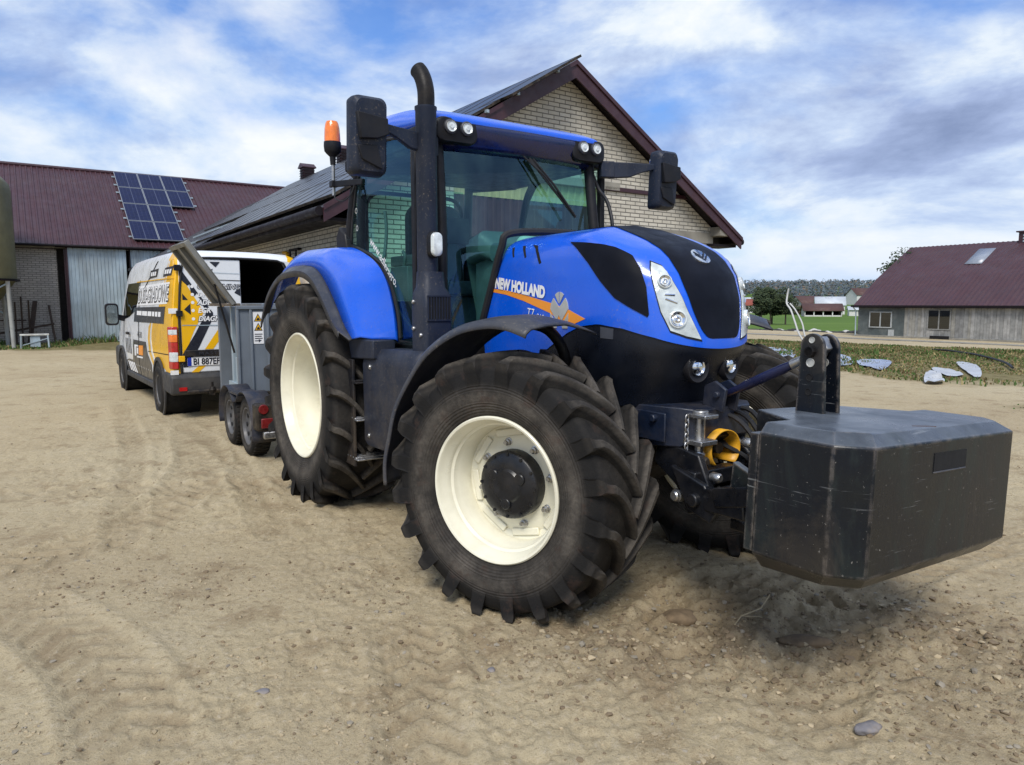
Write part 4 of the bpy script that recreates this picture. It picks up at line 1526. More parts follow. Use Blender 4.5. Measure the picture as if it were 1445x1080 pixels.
# rear frame round the door opening
outer = rings[-1]
OY0, OY1, OZ0, OZ1 = -.845, .70, .60, 2.235
inner = []
for p in outer:
    y = min(max(p.y * .86 - .06, OY0 + .0), OY1)
    z = min(max((p.z - 1.33) * .93 + 1.40, OZ0), OZ1)
    inner.append(Vector((-.005, y, z)))
b.loft([outer, inner], caps=False)
b.loft([inner, [Vector((-.06, p.y, p.z)) for p in inner]], caps=False)
for i_, f_ in enumerate(b.f):
    P_ = [b.v[k] for k in f_]
    if min(p[0] for p in P_) > -.45 and max(p[2] for p in P_) > .75 and all(abs(p[1]) > .62 for p in P_):
        b.m[i_] = 1
vb = b.build('body', [M['van_white'], M['van_yellow']], van, angle=32)
VB = BVHTree.FromPolygons([Vector(v) for v in b.v], b.f)
li = MB()
li.loft([[Vector((x, p.y * .99, p.z)) for p in inner] for x in (-.06, -3.2)], caps=False)
li.add([Vector((-3.2, p.y * .99, p.z)) for p in inner], [tuple(range(n0))])
li.build('load_space', M['void'], vb)


def side_patch(name, pts, mat_, lift=.004, step=.12, smooth=0):
    return patch([(x, -.95, z) for x, z in pts], VB, name, mat_, vb, lift=lift, step=step, thick=.001, smooth_n=smooth)


side_patch('yellow_foil', [(-.01, .62), (-.01, 2.20), (-.10, 2.26), (-.42, 2.16), (-.55, 1.98), (-.62, 1.75), (-.9, 1.55), (-1.4, 1.36), (-1.68, 1.24), (-1.76, 1.06), (-1.66, .83), (-1.37, .66), (-.9, .72)], M['van_yellow'], .003)
side_patch('white_stripe', [(-1.42, 1.30), (-1.52, 1.18), (-1.56, 1.04), (-1.47, .86), (-1.22, .70), (-1.14, .71), (-1.36, .88), (-1.45, 1.04), (-1.42, 1.17), (-1.33, 1.31)], M['van_white'], .006)
side_patch('white_stripe', [(-.34, 2.20), (-.46, 2.02), (-.50, 1.90), (-.45, 1.90), (-.40, 2.02), (-.28, 2.20)], M['van_white'], .006)
side_patch('black_banner', [(-3.0, 1.53), (-.40, 1.555), (-.46, 1.31), (-3.09, 1.29)], M['van_black'], .007)
side_patch('lower_dark_foil', [(-3.18, .98), (-1.95, .99), (-1.80, .80), (-1.5, .66), (-1.45, .36), (-4.0, .36), (-4.02, .58), (-3.72, .62), (-3.3, .62)], M['van_black'], .005)
for q in ([(-1.71, 2.11), (-1.09, 2.12), (-1.18, 2.0), (-1.78, 1.985)], [(-.58, 2.11), (-.06, 2.12), (-.13, 1.99), (-.69, 1.985)]):
    side_patch('black_tag', q, M['van_black'], .007)
for k in range(3):
    side_patch('tag_lettering', [(-1.62 + .15 * k, 2.08), (-1.53 + .15 * k, 2.08), (-1.56 + .15 * k, 2.02), (-1.66 + .15 * k, 2.02)], M['white'], .010)
    side_patch('tag_lettering', [(-.54 + .15 * k, 2.08), (-.44 + .15 * k, 2.08), (-.48 + .15 * k, 2.02), (-.58 + .15 * k, 2.02)], M['white'], .010)
rr9 = random.Random(2)
x = -2.75
while x < -.65:
    wd = rr9.uniform(.07, .16)
    side_patch('banner_lettering', [(x, 1.475), (x + wd, 1.475), (x + wd, 1.405), (x, 1.405)], M['white'], .011)
    x += wd + rr9.choice((.025, .03, .09))
side_patch('letter_ground', [(-2.76, 1.88), (-.20, 1.90), (-.30, 1.595), (-2.84, 1.56)], M['white'], .0045)
lettering('side_lettering', 'DUSS-GRADOWE', .33, (-2.70, -.96, 1.605), (1, 0, .012), (.09, 0, 1), M['van_black'], vb, VB, lift=.008, bold=.012, sx=1.02, spacing=.92)
lettering('side_lettering', 'DUSS-GRADOWE', .33, (-2.685, -.96, 1.612), (1, 0, .012), (.09, 0, 1), M['white'], vb, VB, lift=.011, bold=-.002, sx=1.02, spacing=.92)
lettering('phone_lettering', '4630', .14, (-2.75, -.98, 1.04), (1, 0, 0), (0, 0, 1), M['van_black'], vb, VB, lift=.006, sx=1.6)
side_patch('logo_square', [(-2.58, .905), (-2.20, .92), (-2.24, .76), (-2.62, .75)], M['orange'], .010)
side_patch('logo_mark', [(-3.03, .90), (-2.66, .905), (-2.68, .88), (-2.90, .875), (-2.93, .72), (-3.05, .71)], M['white'], .010)
side_patch('logo_mark', [(-2.80, .86), (-2.68, .86), (-2.70, .76), (-2.82, .76)], M['white'], .010)
side_patch('logo_mark', [(-2.80, .72), (-2.25, .735), (-2.26, .71), (-2.81, .695)], M['white'], .010)
for k in range(4):
    side_patch('dark_slash', [(-4.05 + k * .17, .98), (-4.0 + k * .17, .98), (-3.92 + k * .17, .72), (-3.98 + k * .17, .72)], M['van_black'], .006)
for k in range(4):
    side_patch('white_slash', [(-3.85 + k * .2, .58), (-3.77 + k * .2, .58), (-3.60 + k * .2, .42), (-3.68 + k * .2, .42)], M['white'], .009)
side_patch('front_door_window', [(-2.68, 1.95), (-2.74, 1.62), (-3.05, 1.46), (-3.60, 1.36), (-4.35, 1.30), (-4.40, 1.42), (-4.05, 1.82), (-3.9, 1.95)], M['dark_glass'], .006)
side_patch('window_backing', [(-2.70, 1.94), (-2.75, 1.63), (-3.05, 1.47), (-3.60, 1.37), (-4.33, 1.31), (-4.38, 1.42), (-4.04, 1.81), (-3.9, 1.94)], M['void'], .003)
side_patch('door_gap', [(-1.20, 2.24), (-1.16, 2.24), (-2.10, 1.85), (-2.16, 1.85)], M['void'], .008)
side_patch('door_gap', [(-2.62, 1.98), (-2.60, 1.98), (-2.60, .42), (-2.62, .42)], M['void'], .008)
side_patch('roof_gutter', [(-2.9, 1.965), (-.02, 1.955), (-.02, 1.943), (-2.9, 1.950)], M['van_yellow'], .012)
side_patch('body_crease', [(-1.75, .86), (-.02, .90), (-.02, .888), (-1.75, .848)], M['dark_trim'], .005)
MB().loft([[Vector((x_, -.985, z)) for x_, z in ((-3.72, 1.10), (-3.45, 1.10), (-3.45, 1.05), (-3.72, 1.05))], [Vector((x_, -1.015, z)) for x_, z in ((-3.70, 1.095), (-3.47, 1.095), (-3.47, 1.055), (-3.70, 1.055))]]).build('door_handle', M['black_plastic'], vb)
# windscreen
ww = MB()
ww.grid(lambda u, v: Vector((-4.70 + v * .60 + .0, -.80 + 1.6 * u, 1.46 + v * .72 + .02)), 4, 4)
ww.build('windscreen', M['dark_glass'], vb)
# left rear door with its graphics
dr = MB()
DZ0, DZ1 = .64, 2.21
dr.box(-.03, .008, -.825, -.005, DZ0, DZ1)
dro = dr.build('rear_door', M['van_white'], van, bevel=.018)
rd = MB()
Y0v = .0115


def rear(poly, mat_, name, lift=.003):
    mb_ = MB()
    decal(mb_, poly, (.008, 0, 0), (0, 1, 0), (0, 0, 1), lift)
    return mb_.build(name, mat_, dro, recalc=False)


rear([(-.82, .82), (-.82, 2.0), (-.70, 1.80), (-.52, 1.48), (-.66, 1.22)], M['van_yellow'], 'yellow_foil')
rear([(-.82, 2.10), (-.82, 1.98), (-.78, 1.90), (-.72, 1.84), (-.69, 1.86), (-.68, 1.75), (-.63, 1.70), (-.60, 1.74), (-.49, 1.47), (-.66, 1.16), (-.82, .90), (-.82, .72), (-.76, .72), (-.60, 1.0), (-.40, 1.40), (-.40, 1.47), (-.60, 1.76)], M['van_black'], 'black_chevron', .004)
rear([(-.255, 1.36), (-.255, 1.18), (-.42, .96), (-.53, .96)], M['van_yellow'], 'yellow_stripe')
rear([(-.60, .75), (-.50, .75), (-.62, .645), (-.72, .645)], M['van_yellow'], 'yellow_stripe')
rear([(-.53, 1.90), (-.48, 1.90), (-.22, 1.40), (-.22, 1.52)], M['van_yellow'], 'yellow_stripe')
for q in ([(-.42, 2.175), (-.28, 2.175), (-.34, 2.10)], [(-.015, 1.86), (-.015, 1.70), (-.10, 1.75)], [(-.69, 1.60), (-.69, 1.44), (-.775, 1.515)], [(-.79, 1.735), (-.79, 1.645), (-.72, 1.645)], [(-.70, 2.04), (-.65, 2.02), (-.68, 1.98)], [(-.60, 1.95), (-.55, 1.93), (-.60, 1.90)], [(-.48, 2.14), (-.45, 2.15), (-.45, 2.12)], [(-.42, 2.06), (-.38, 2.08), (-.39, 2.03)]):
    rear(q, M['van_black'], 'black_triangle', .005)
for k, (tx_, z) in enumerate((('CHIPTUNING', 1.80), ('DPF', 1.69), ('ADBLUE', 1.58), ('EGR', 1.47), ('DIAGNOSTYKA', 1.355))):
    if k == 0:
        lettering('service_lettering', tx_, .095, (.0105, -.60, z), (0, 1, 0), (0, 0, 1), M['van_black'], dro, lift=.0025, bold=.008, shear=.25, sx=1.0)
        lettering('service_lettering', tx_, .095, (.0105, -.60, z), (0, 1, 0), (0, 0, 1), M['white'], dro, lift=.005, bold=-.001, shear=.25, sx=1.0)
    else:
        if k in (2, 4):
            lettering('service_lettering', tx_, .095, (.0105, -.60, z), (0, 1, 0), (0, 0, 1), M['van_black'], dro, lift=.0035, bold=.009, shear=.25, sx=.95)
        lettering('service_lettering', tx_, .095, (.0105, -.60, z), (0, 1, 0), (0, 0, 1), M['white'], dro, lift=.006, bold=.003, shear=.25, sx=.95)
    rear([(-.66 + .022 * cos(a), z + .03 + .022 * sin(a)) for a in [i * pi / 8 for i in range(16)]], M['white'], 'bullet_dot', .006)
rear([(-.81, 1.305), (-.05, 1.295), (-.05, 1.283), (-.81, 1.293)], M['galv'], 'door_crease', .007)
rear([(-.45, 2.03), (-.01, 2.02), (-.01, 2.013), (-.45, 2.023)], M['galv'], 'door_crease', .007)
rear([(-.35, 1.93), (-.01, 1.925), (-.01, 1.915), (-.35, 1.92)], M['dark_trim'], 'door_crease', .007)
MB().box(.008, .04, -.80, -.02, .865, .955).build('plate_bar', M['black_plastic'], dro, bevel=.01)
lettering('bar_lettering', 'MASTER', .06, (.041, -.62, .888), (0, 1, 0), (0, 0, 1), M['grey_plastic'], dro, lift=.001, sx=1.5, spacing=1.2)
np_ = MB().box(.010, .022, -.765, -.225, .735, .855).build('number_plate', M['white'], dro, bevel=.004)
MB().box(.0215, .024, -.765, -.715, .735, .855).build('plate_band', paint('plate_blue', (.01, .03, .35), .4), np_)
lettering('plate_lettering', 'BI 887EF', .125, (.0245, -.695, .752), (0, 1, 0), (0, 0, 1), M['van_black'], np_, lift=.0015, bold=.003, sx=.80)
for k in range(3):
    MB().box(.0, .05, -.88, -.80, .80 + k * .62, .88 + k * .62).build('door_hinge', M['black_plastic'] if k else M['van_yellow'], dro, bevel=.006)
# opened right rear door folded back along the side of the van
MB().box(-.85, -.06, 1.02, 1.06, .64, 2.2).build('rear_door', M['van_white'], van, bevel=.018)
ds = MB()
ds.tube([(.012, p.y + (.02 if p.y < 0 else -.02) * 0, p.z) for p in inner + [inner[0]]], .016, n=8, caps=False)
ds.build('door_seal', M['rubber'], vb)
# yellow corner post, lamps and bumper
for sg in (-1, 1):
    t = MB()
    t.loft([[Vector((x_, sg * y, z)) for x_, y in ((-.10, .985), (.02, .955), (.035, .88), (-.02, .86))] for z in (.70, .86, 1.1, 1.28)])
    tl_ = t.build('tail_light', M['red'], van, bevel=.012)
    for z0_, z1_, mm_ in ((.80, .93, M['lens']), (1.07, 1.17, M['amber']), (1.17, 1.24, M['lens'])):
        t = MB()
        t.loft([[Vector((x_, sg * y, z)) for x_, y in ((-.06, .982), (.026, .958), (.040, .885), (.0, .88))] for z in (z0_, z1_)])
        t.build('light_window', mm_, tl_, bevel=.006)
    bs = MB().box(.03, .05, sg * .94 - .05, sg * .94 + .05, .625, .685).build('white_sticker', M['white'], van)
MB().box(-.01, .012, -.97, -.86, 1.46, 1.53).build('corner_sticker', M['white'], van)
bm_ = MB()
bm_.loft([[Vector((x_, y, z)) for x_, z in ((-.45, .36), (.06, .34), (.08, .45), (.07, .60), (.02, .64), (-.45, .64))] for y in (-1.0, -.9, .9, 1.0)])
bmo = bm_.build('rear_bumper', M['bumper'], van, bevel=.03)
MB().box(.075, .09, -.90, -.80, .40, .45).build('reflector', M['red'], bmo)
MB().box(.06, .10, -.80, .85, .36, .40).build('bumper_step', M['black_plastic'], bmo, bevel=.01)
MB().lathe([(0, 0), (.035, .01), (.05, .05), (.035, .09), (.015, .10), (.015, .16)], (.22, -.50, .36), 'z', n=20).build('tow_ball', M['black_metal'], van)
MB().bar((-.1, -.5, .36), (.25, -.5, .36), .05, .05).build('tow_bar', M['black_metal'], van)
MB().box(-4.0, -1.4, -.985, .985, .30, .40).build('side_skirt', M['bumper'], van, bevel=.02)
MB().loft([[Vector((x_, y, z)) for x_, z in ((-5.50, .40), (-5.48, .75), (-5.2, .80), (-5.0, .60), (-5.0, .34))] for y in (-.97, .97)]).build('front_bumper', M['bumper'], van, bevel=.03)
for sg in (-1, 1):
    mr = MB()
    mr.loft([[Vector((x_, sg * y, z)) for y, z in round_rect(.22 * k, .40 * k, .06, 5, 1.16, 1.40)] for x_, k in ((-4.10, .96), (-4.14, 1.0), (-4.20, .9), (-4.24, .6))])
    mr.bar((-4.2, sg * .95, 1.32), (-4.17, sg * 1.10, 1.36), .06, .10)
    mo = mr.build('side_mirror', M['black_plastic'], van)
    MB().prism(round_rect(.17, .33, .05, 5, sg * 1.16, 1.40), 'x', -4.098, -4.094).build('mirror_glass', M['dim_mirror'], mo)


M['rim_grey'] = paint('dusty_grey_rim', (.10, .10, .105), .55, metal=.2, var=.25, scale=9, dirt=(.18, .15, .11), dirt_amt=.4, dirt_scale=8)


def road_wheel(parent, x, y, r, w, mirror=False, spokes=5):
    """outer face towards -y (or +y when mirrored)"""
    wl = bpy.data.objects.new('wheel', None)
    COL.objects.link(wl)
    wl.parent = parent
    wl.location = (x, y, r)
    s = -1 if mirror else 1
    t = MB()
    rr = r * .62
    t.lathe([(rr, -w * .42 * s), (rr + .015, -w * .48 * s), (r * .82, -w * .52 * s), (r * .94, -w * .48 * s), (r * .985, -w * .40 * s), (r, -w * .2 * s), (r, w * .2 * s), (r * .97, w * .45 * s), (rr, w * .45 * s)], n=48, close=True)
    for k in range(36):
        a = 2 * pi * k / 36
        Mx = Matrix.Rotation(a, 4, 'Y') @ Matrix.Translation((r, 0, 0))
        t.box(-.012, .006, -w * .40, -w * .05, -.012, .012, 0, Mx)
        t.box(-.012, .006, w * .05, w * .40, -.012, .012, 0, Matrix.Rotation(a + .08, 4, 'Y') @ Matrix.Translation((r, 0, 0)))
    t.build('tyre', M['tyre_small'], wl)
    m_ = MB()
    m_.lathe([(0, -w * .28 * s), (.05, -w * .30 * s), (.055, -w * .26 * s), (rr * .55, -w * .22 * s), (rr * .9, -w * .30 * s), (rr * .97, -w * .44 * s), (rr + .008, -w * .45 * s), (rr + .004, w * .3 * s), (rr * .9, w * .3 * s)], n=40)
    ro = m_.build('rim', M['rim_grey'] if spokes else M['rim_grey'], wl)
    hole = None
    nh = 5 if spokes else 8
    for k in range(nh):
        a = 2 * pi * k / nh
        if hole is None:
            hole = ho = MB().lathe([(0, 0), (rr * .13, 0), (rr * .13, .004), (0, .004)], (0, 0, 0), 'y', n=10).build('rim_hole', M['void'], wl)
        else:
            ho = copy_tree(hole, wl)
        ho.location = (rr * .72 * cos(a), -w * .285 * s, rr * .72 * sin(a))
    return wl


for x_ in (-.86, -4.48):
    for sg in (-1, 1):
        MB().lathe([(0, sg * .985), (.42, sg * .985), (.42, sg * .5), (0, sg * .5)], (x_, 0, .36), n=40).build('wheel_arch', M['void'], vb)
        ar_ = MB()
        ar_.lathe([(.41, sg * .98), (.46, sg * .98), (.46, sg * 1.0), (.41, sg * 1.0)], (x_, 0, .36), n=40, close=True)
        ar_.build('arch_trim', M['bumper'], vb)
        road_wheel(van, x_, sg * .90, .34, .22, sg > 0)

# ------------------------------------------------------------------ trailer with a grey cabinet
tra = farm_thing('trailer', 'grey twin axle trailer with a tall metal cabinet and raised lid behind the tractor', 'trailer')
M['cab_grey'] = paint('grey_cabinet_paint', (.16, .185, .215), .45, metal=.1, var=.12, scale=2.5, dirt=(.10, .10, .10), dirt_amt=.35, dirt_scale=2.5, streak=True)
ch_ = MB()
ch_.box(-4.0, -1.45, -.80, -.72, .42, .56)
ch_.box(-3.9, -1.45, .72, .80, .42, .56)
for x_ in (-3.86, -3.0, -2.3, -1.5):
    ch_.box(x_, x_ + .08, -.72, .72, .43, .55)
ch_.tube([(-2.72, -.95, .31), (-2.72, .95, .31)], .04)
ch_.tube([(-1.98, -.95, .31), (-1.98, .95, .31)], .04)
ch_.bar((-3.9, -.4, .48), (-4.75, -.62, .48), .08, .10)
ch_.bar((-3.9, .4, .48), (-4.75, -.62, .48), .08, .10)
ch_.build('chassis_frame', M['black_metal'], tra, bevel=.006)
cb_ = MB()
cb_.box(-3.94, -3.03, -.86, .90, .50, .56)                      # floor
cb_.box(-3.06, -3.00, -.90, .90, .46, 1.56)                     # face towards the tractor
cb_.box(-4.0, -3.94, -.90, .90, .46, 1.56)
cb_.box(-3.94, -3.06, .86, .90, .50, 1.56)
cb_.box(-4.0, -3.00, -.60, .92, 1.561, 1.60)
cbo = cb_.build('cabinet', M['cab_grey'], tra, bevel=.008)
pr = MB()
for y in (-.905, -.755, -.56, -.2, .2, .6):
    pr.box(-3.0, -2.975, y, y + .028, .47, 1.55)
pr.box(-3.0, -2.97, -.905, .90, 1.53, 1.57)
pr.box(-3.0, -2.97, -.905, .90, .46, .50)
pr.build('cabinet_rib', M['cab_grey'], cbo, bevel=.005)
MB().box(-3.938, -3.062, -.70, -.68, .56, 1.55).build('dark_interior', M['void'], cbo)
rc = MB()
rc.box(-3.45, -3.38, -.87, -.80, .56, 1.56)
rc.box(-3.60, -3.06, -.88, -.82, .56, .64)
rc.box(-3.30, -3.22, -.86, -.80, .64, .95)
rc.build('inner_frame', M['galv'], cbo, bevel=.004)
# warning sticker
sk = MB().box(-2.9995, -2.994, -.715, -.595, 1.12, 1.50).build('warning_sticker', M['white'], cbo)
for z in (1.385, 1.275):
    tt = MB()
    decal(tt, [(-.705, z), (-.605, z), (-.655, z + .095)], (-2.994, 0, 0), (0, 1, 0), (0, 0, 1), .001)
    to = tt.build('warning_triangle', M['van_black'], cbo, recalc=False)
    tt = MB()
    decal(tt, [(-.690, z + .008), (-.620, z + .008), (-.655, z + .078)], (-2.994, 0, 0), (0, 1, 0), (0, 0, 1), .002)
    tt.build('triangle_field', M['van_yellow'], cbo, recalc=False)
    tt = MB()
    decal(tt, [(-.678, z + .014), (-.632, z + .014), (-.640, z + .034), (-.655, z + .05), (-.668, z + .034)], (-2.994, 0, 0), (0, 1, 0), (0, 0, 1), .003)
    tt.build('triangle_symbol', M['van_black'], cbo, recalc=False)
tt = MB()
for k in range(3):
    decal(tt, [(-.70, 1.24 - .025 * k), (-.61 - .01 * (k % 2), 1.24 - .025 * k), (-.61 - .01 * (k % 2), 1.228 - .025 * k), (-.70, 1.228 - .025 * k)], (-2.994, 0, 0), (0, 1, 0), (0, 0, 1), .001)
decal(tt, [(-.70, 1.15), (-.655, 1.15), (-.655, 1.135), (-.62, 1.16), (-.655, 1.175), (-.655, 1.162), (-.70, 1.162)], (-2.994, 0, 0), (0, 1, 0), (0, 0, 1), .001)
tt.build('sticker_print', M['grey_plastic'], cbo, recalc=False)
# raised side lid, hinged along the top edge
ld = MB()
a_, b__ = Vector((0, -.90, 1.60)), Vector((0, -1.39, 2.305))
dn = (b__ - a_).normalized()
nn = Vector((0, -dn.z, dn.y))            # the inner face looks down and out


def lidbox(x0, x1, s0, s1, h0, h1):
    vs = [Vector((x_, 0, 0)) + a_ + dn * s + nn * -h for h in (h0, h1) for s in (s0, s1) for x_ in (x0, x1)]
    ld.add(vs, [(0, 2, 3, 1), (4, 5, 7, 6), (0, 1, 5, 4), (2, 6, 7, 3), (0, 4, 6, 2), (1, 3, 7, 5)])


Lh = (b__ - a_).length
lidbox(-4.0, -3.00, 0, Lh, 0, .012)
for x0_, x1_ in ((-4.0, -3.93), (-3.07, -3.0), (-3.52, -3.45)):
    lidbox(x0_, x1_, 0, Lh, -.05, -.001)
lidbox(-3.93, -3.52, Lh - .05, Lh, -.05, -.001)
lidbox(-3.45, -3.07, Lh - .05, Lh, -.05, -.001)
ldo = ld.build('lid', paint('worn_grey_lid', (.19, .19, .175), .5, metal=.2, var=.2, scale=4, dirt=(.20, .17, .13), dirt_amt=.5, dirt_scale=6), tra, bevel=.005)
MB().box(-3.96, -3.02, -1.0, -.84, 1.565, 1.60).build('lid_hinge_board', paint('brown_board', (.14, .11, .08), .7, var=.3), ldo, bevel=.005)
MB().tube([(-3.03, -.93, 1.02), (-3.03, -1.02, 1.40), (-3.03, -1.12, 1.82)], .012, n=8).build('gas_strut', M['black_metal'], ldo)
for sg in (-1, 1):
    f = MB()
    for x_ in (-2.72, -1.98):
        f.loft([[Vector((x_ + .365 * cos(t), sg * y, .31 + .365 * sin(t))) for t in [radians(a) for a in range(-20 if x_ > -2.5 else 35, 200 if x_ < -2.5 else 146, 10)]] for y in (.88, 1.12)], closed=False, caps=False)
    f.box(-2.55, -2.15, sg * 1.0 - .12, sg * 1.0 + .12, .62, .635)
    f.build('wheel_guard', M['navy_plastic'], tra, solid=.012)
    for x_ in (-2.72, -1.98):
        road_wheel(tra, x_, sg * .99, .31, .19, sg > 0, 0)
    f = MB().box(-1.62, -1.45, sg * 1.0 - .11, sg * 1.0 + .11, .33, .60)
    fo = f.build('lamp_carrier', M['black_metal'], tra, bevel=.02)
    MB().lathe([(0, -1.44), (.045, -1.44), (.05, -1.452), (0, -1.452)], (0, sg * 1.04, .55), 'x', n=20).build('reflector', M['dark_red'], fo)
    MB().box(-1.449, -1.43, sg * .98 - .09, sg * .98 + .09, .36, .46).build('tail_light', M['dark_red'], fo, bevel=.01)
MB().box(-1.44, -1.38, -1.06, 1.06, .26, .33).build('rear_bumper', M['steel'], tra, bevel=.008)
MB().bar((-1.45, 0, .5), (-.6, 0, .55), .10, .10).build('drawbar', M['black_metal'], tra, bevel=.01)
# ------------------------------------------------------------------ tractor
tractor = farm_thing('tractor', 'large blue farm tractor with cream wheel rims standing in the yard', 'tractor')


def carcass(R0, hw, rr):
    half = [(rr, hw * .78), (rr + .018, hw * .86), (rr + (R0 - rr) * .30, hw * .97), (rr + (R0 - rr) * .52, hw * 1.0), (rr + (R0 - rr) * .74, hw * .975), (R0 - .022, hw * .90), (R0 - .004, hw * .78), (R0 + .006, hw * .45), (R0 + .01, 0)]
    return half


def make_tyre(R, R0, hw, rr, n, sweep, seed, sink=.0):
    """agricultural tyre with its axis on y, outer side at -y; bars lean so that their inner ends lead"""
    rnd = random.Random(seed)
    half = carcass(R0, hw, rr)
    sm = spline([(r, y, 0) for r, y in half], 4)
    prof = [(p.x, -p.y) for p in sm] + [(p.x, p.y) for p in reversed(sm[:-1])]
    prof += [(rr - .004, hw * .7), (rr - .004, -hw * .7)]
    mb = MB()
    mb.lathe(prof, n=120, close=True)
    yr = sorted((y, r) for r, y in [(p.x, p.y) for p in sm[12:]])

    def rad(y):
        return lerp_tab(yr, abs(y))
    for side in (-1, 1):
        for k in range(n):
            th0 = 2 * pi * (k + (.5 if side > 0 else 0)) / n
            rings = []
            S = 10
            wear = rnd.uniform(-.004, .002)
            for i in range(S + 1):
                s = i / S
                y = -.02 + (hw * .985 + .02) * s
                th = th0 + sweep * (1 - (1 - s) ** 1.55)
                th2 = th0 + sweep * (1 - (1 - min(1, s + .05)) ** 1.55)
                rb = rad(min(y, hw * .97)) - .015 - .035 * max(0, (s - .8) / .2)
                rt = R + wear - .010 * s ** 3 - (.012 if i == S else 0)
                # bar direction on the unrolled tread
                wb = lerp_tab([(0, .044), (.25, .048), (.8, .060), (1, .070)], s)
                wt = lerp_tab([(0, .026), (.25, .030), (.8, .038), (1, .042)], s)
                dy = (hw * 1.0) / S
                dt = R * sweep * 1.55 * (1 - s) ** .55 / S + 1e-6
                ln = sqrt(dy * dy + dt * dt)
                cx = dy / ln   # share of the width that runs round the tyre
                cy = dt / ln
                ring = []
                for r_, w_, sg in ((rb, wb, -1), (rb, wb, 1), (rt - .006, wt * 1.12, 1), (rt, wt * .85, 1), (rt, wt * .85, -1), (rt - .006, wt * 1.12, -1)):
                    a = th + sg * (w_ / 2) * cx / r_
                    yy = y - sg * (w_ / 2) * cy * .8
                    ring.append(Vector((r_ * cos(a), side * yy, r_ * sin(a))))
                rings.append(ring)
            # shoulder block: the end of the bar steps down onto the side wall
            last = []
            th = th0 + sweep
            for r_, w_, sg in ((R0 - .10, .085, -1), (R0 - .10, .085, 1), (R0 - .01, .075, 1), (R0 + .022, .052, 1), (R0 + .022, .052, -1), (R0 - .01, .075, -1)):
                a = th + .02 + sg * (w_ / 2) / r_
                last.append(Vector((r_ * cos(a), side * hw * (1.045 if r_ > R0 - .05 else 1.0), r_ * sin(a))))
            rings.append(last)
            if side > 0:
                rings = [r[::-1] for r in rings]
            mb.loft(rings)
    # flatten slightly where it stands
    for i, p in enumerate(mb.v):
        pass
    return mb


def rim_profile(rr, yo, depth):
    return [(rr + .010, -yo + .012), (rr + .011, -yo - .004), (rr + .004, -yo - .011), (rr - .006, -yo - .008), (rr - .014, -yo + .006), (rr - .018, -yo + .03), (rr - .03, -yo + .045), (rr - .034, -yo + .075), (rr - .046, -yo + .085), (rr - .052, -yo + depth * .55), (rr - .060, -yo + depth * .6), (rr - .064, -yo + depth)]


def build_wheel(loc, steer, mirror, front, seed):
    w = bpy.data.objects.new('wheel', None)
    COL.objects.link(w)
    w.parent = tractor
    w.location = loc
    w.rotation_euler = (0, 0, steer)

    def fl(mb):
        if mirror:
            mb.v = [(x, -y, z) for x, y, z in mb.v]
        return mb
    if front:
        mb = make_tyre(.704, .640, .270, .368, 20, .44, seed)
        rr, yo, depth = .372, .235, .22
    else:
        mb = make_tyre(.910, .842, .310, .498, 20, .38, seed)
        rr, yo, depth = .500, .266, .34
    a0 = random.Random(seed).uniform(0, .3)
    ca, sa = cos(a0), sin(a0)
    mb.v = [(x * ca - z * sa, y, x * sa + z * ca) for x, y, z in mb.v]
    fl(mb).build('tyre', M['tyre_front' if front else 'tyre_rear'], w, angle=33)
    rm = MB()
    p = rim_profile(rr, yo, depth)
    yd = p[-1][1]
    rin = p[-1][0]
    # barrel, wheel disc and the back half of the barrel
    p += [(rin - .004, yd), (rin - .03, yd + .012), (rin - .05, yd + .004), (rin - .075, yd - .006), (.20 if front else .30, yd - .012), (.11, yd - .012), (.11, yd + .02), (rin - .05, yd + .03), (rin - .01, yd + .06), (rr - .05, yo - .05), (rr - .012, yo), (rr + .01, yo - .01), (rr + .01, -yo + .012)]
    rm.lathe(p, n=96, close=True)
    # clamped lugs round the disc edge
    rim = fl(rm).build('rim', M['rim'], w, angle=40)
    lug = None
    for k in range(8):
        a = 2 * pi * k / 8 + .2
        r_ = rin - .04
        if lug is None:
            lug = lo_ = fl(MB().box(-.020, .020, yd - .009, yd + .006, -.085, .085)).build('rim_lug', M['rim'], w, bevel=.006)
        else:
            lo_ = copy_tree(lug, w)
        lo_.location = (r_ * cos(a), 0, r_ * sin(a))
        lo_.rotation_euler = (0, -a, 0)
    hb = MB()
    if front:
        hb.lathe([(.0, -.13), (.08, -.13), (.086, -.124), (.092, -.118), (.145, -.118), (.156, -.112), (.170, -.108), (.178, -.10), (.181, -.09), (.181, -.02), (.185, -.015), (.185, yd)], n=64)
        for k in range(3):
            a = 2 * pi * k / 3 + .5
            hb.lathe([(.0, -.132), (.026, -.132), (.03, -.128), (.032, -.115)], (.095 * cos(a), 0, .095 * sin(a)), n=20)
        for k in range(12):
            a = 2 * pi * k / 12
            hb.lathe([(.0, -.116), (.009, -.116), (.009, -.10)], (.165 * cos(a), 0, .165 * sin(a)), n=6)
        nb, rb = 8, .218
    else:
        hb.lathe([(.0, -.05), (.10, -.05), (.12, -.03), (.16, -.02), (.17, yd)], n=48)
        nb, rb = 10, .22
    hub = fl(hb).build('hub', M['hub_black'], w, angle=30)
    nut = None
    for k in range(nb):
        a = 2 * pi * k / nb + pi / nb * .6
        if nut is None:
            nt_ = MB().lathe([(.0, yd - .045), (.010, yd - .045), (.011, yd - .03), (.017, yd - .028), (.017, yd - .012), (.024, yd - .010), (.024, yd + .005)], n=12)
            nut = no = fl(nt_).build('wheel_nut', M['steel'], w)
        else:
            no = copy_tree(nut, w)
        no.location = (rb * cos(a), 0, rb * sin(a))
    return w


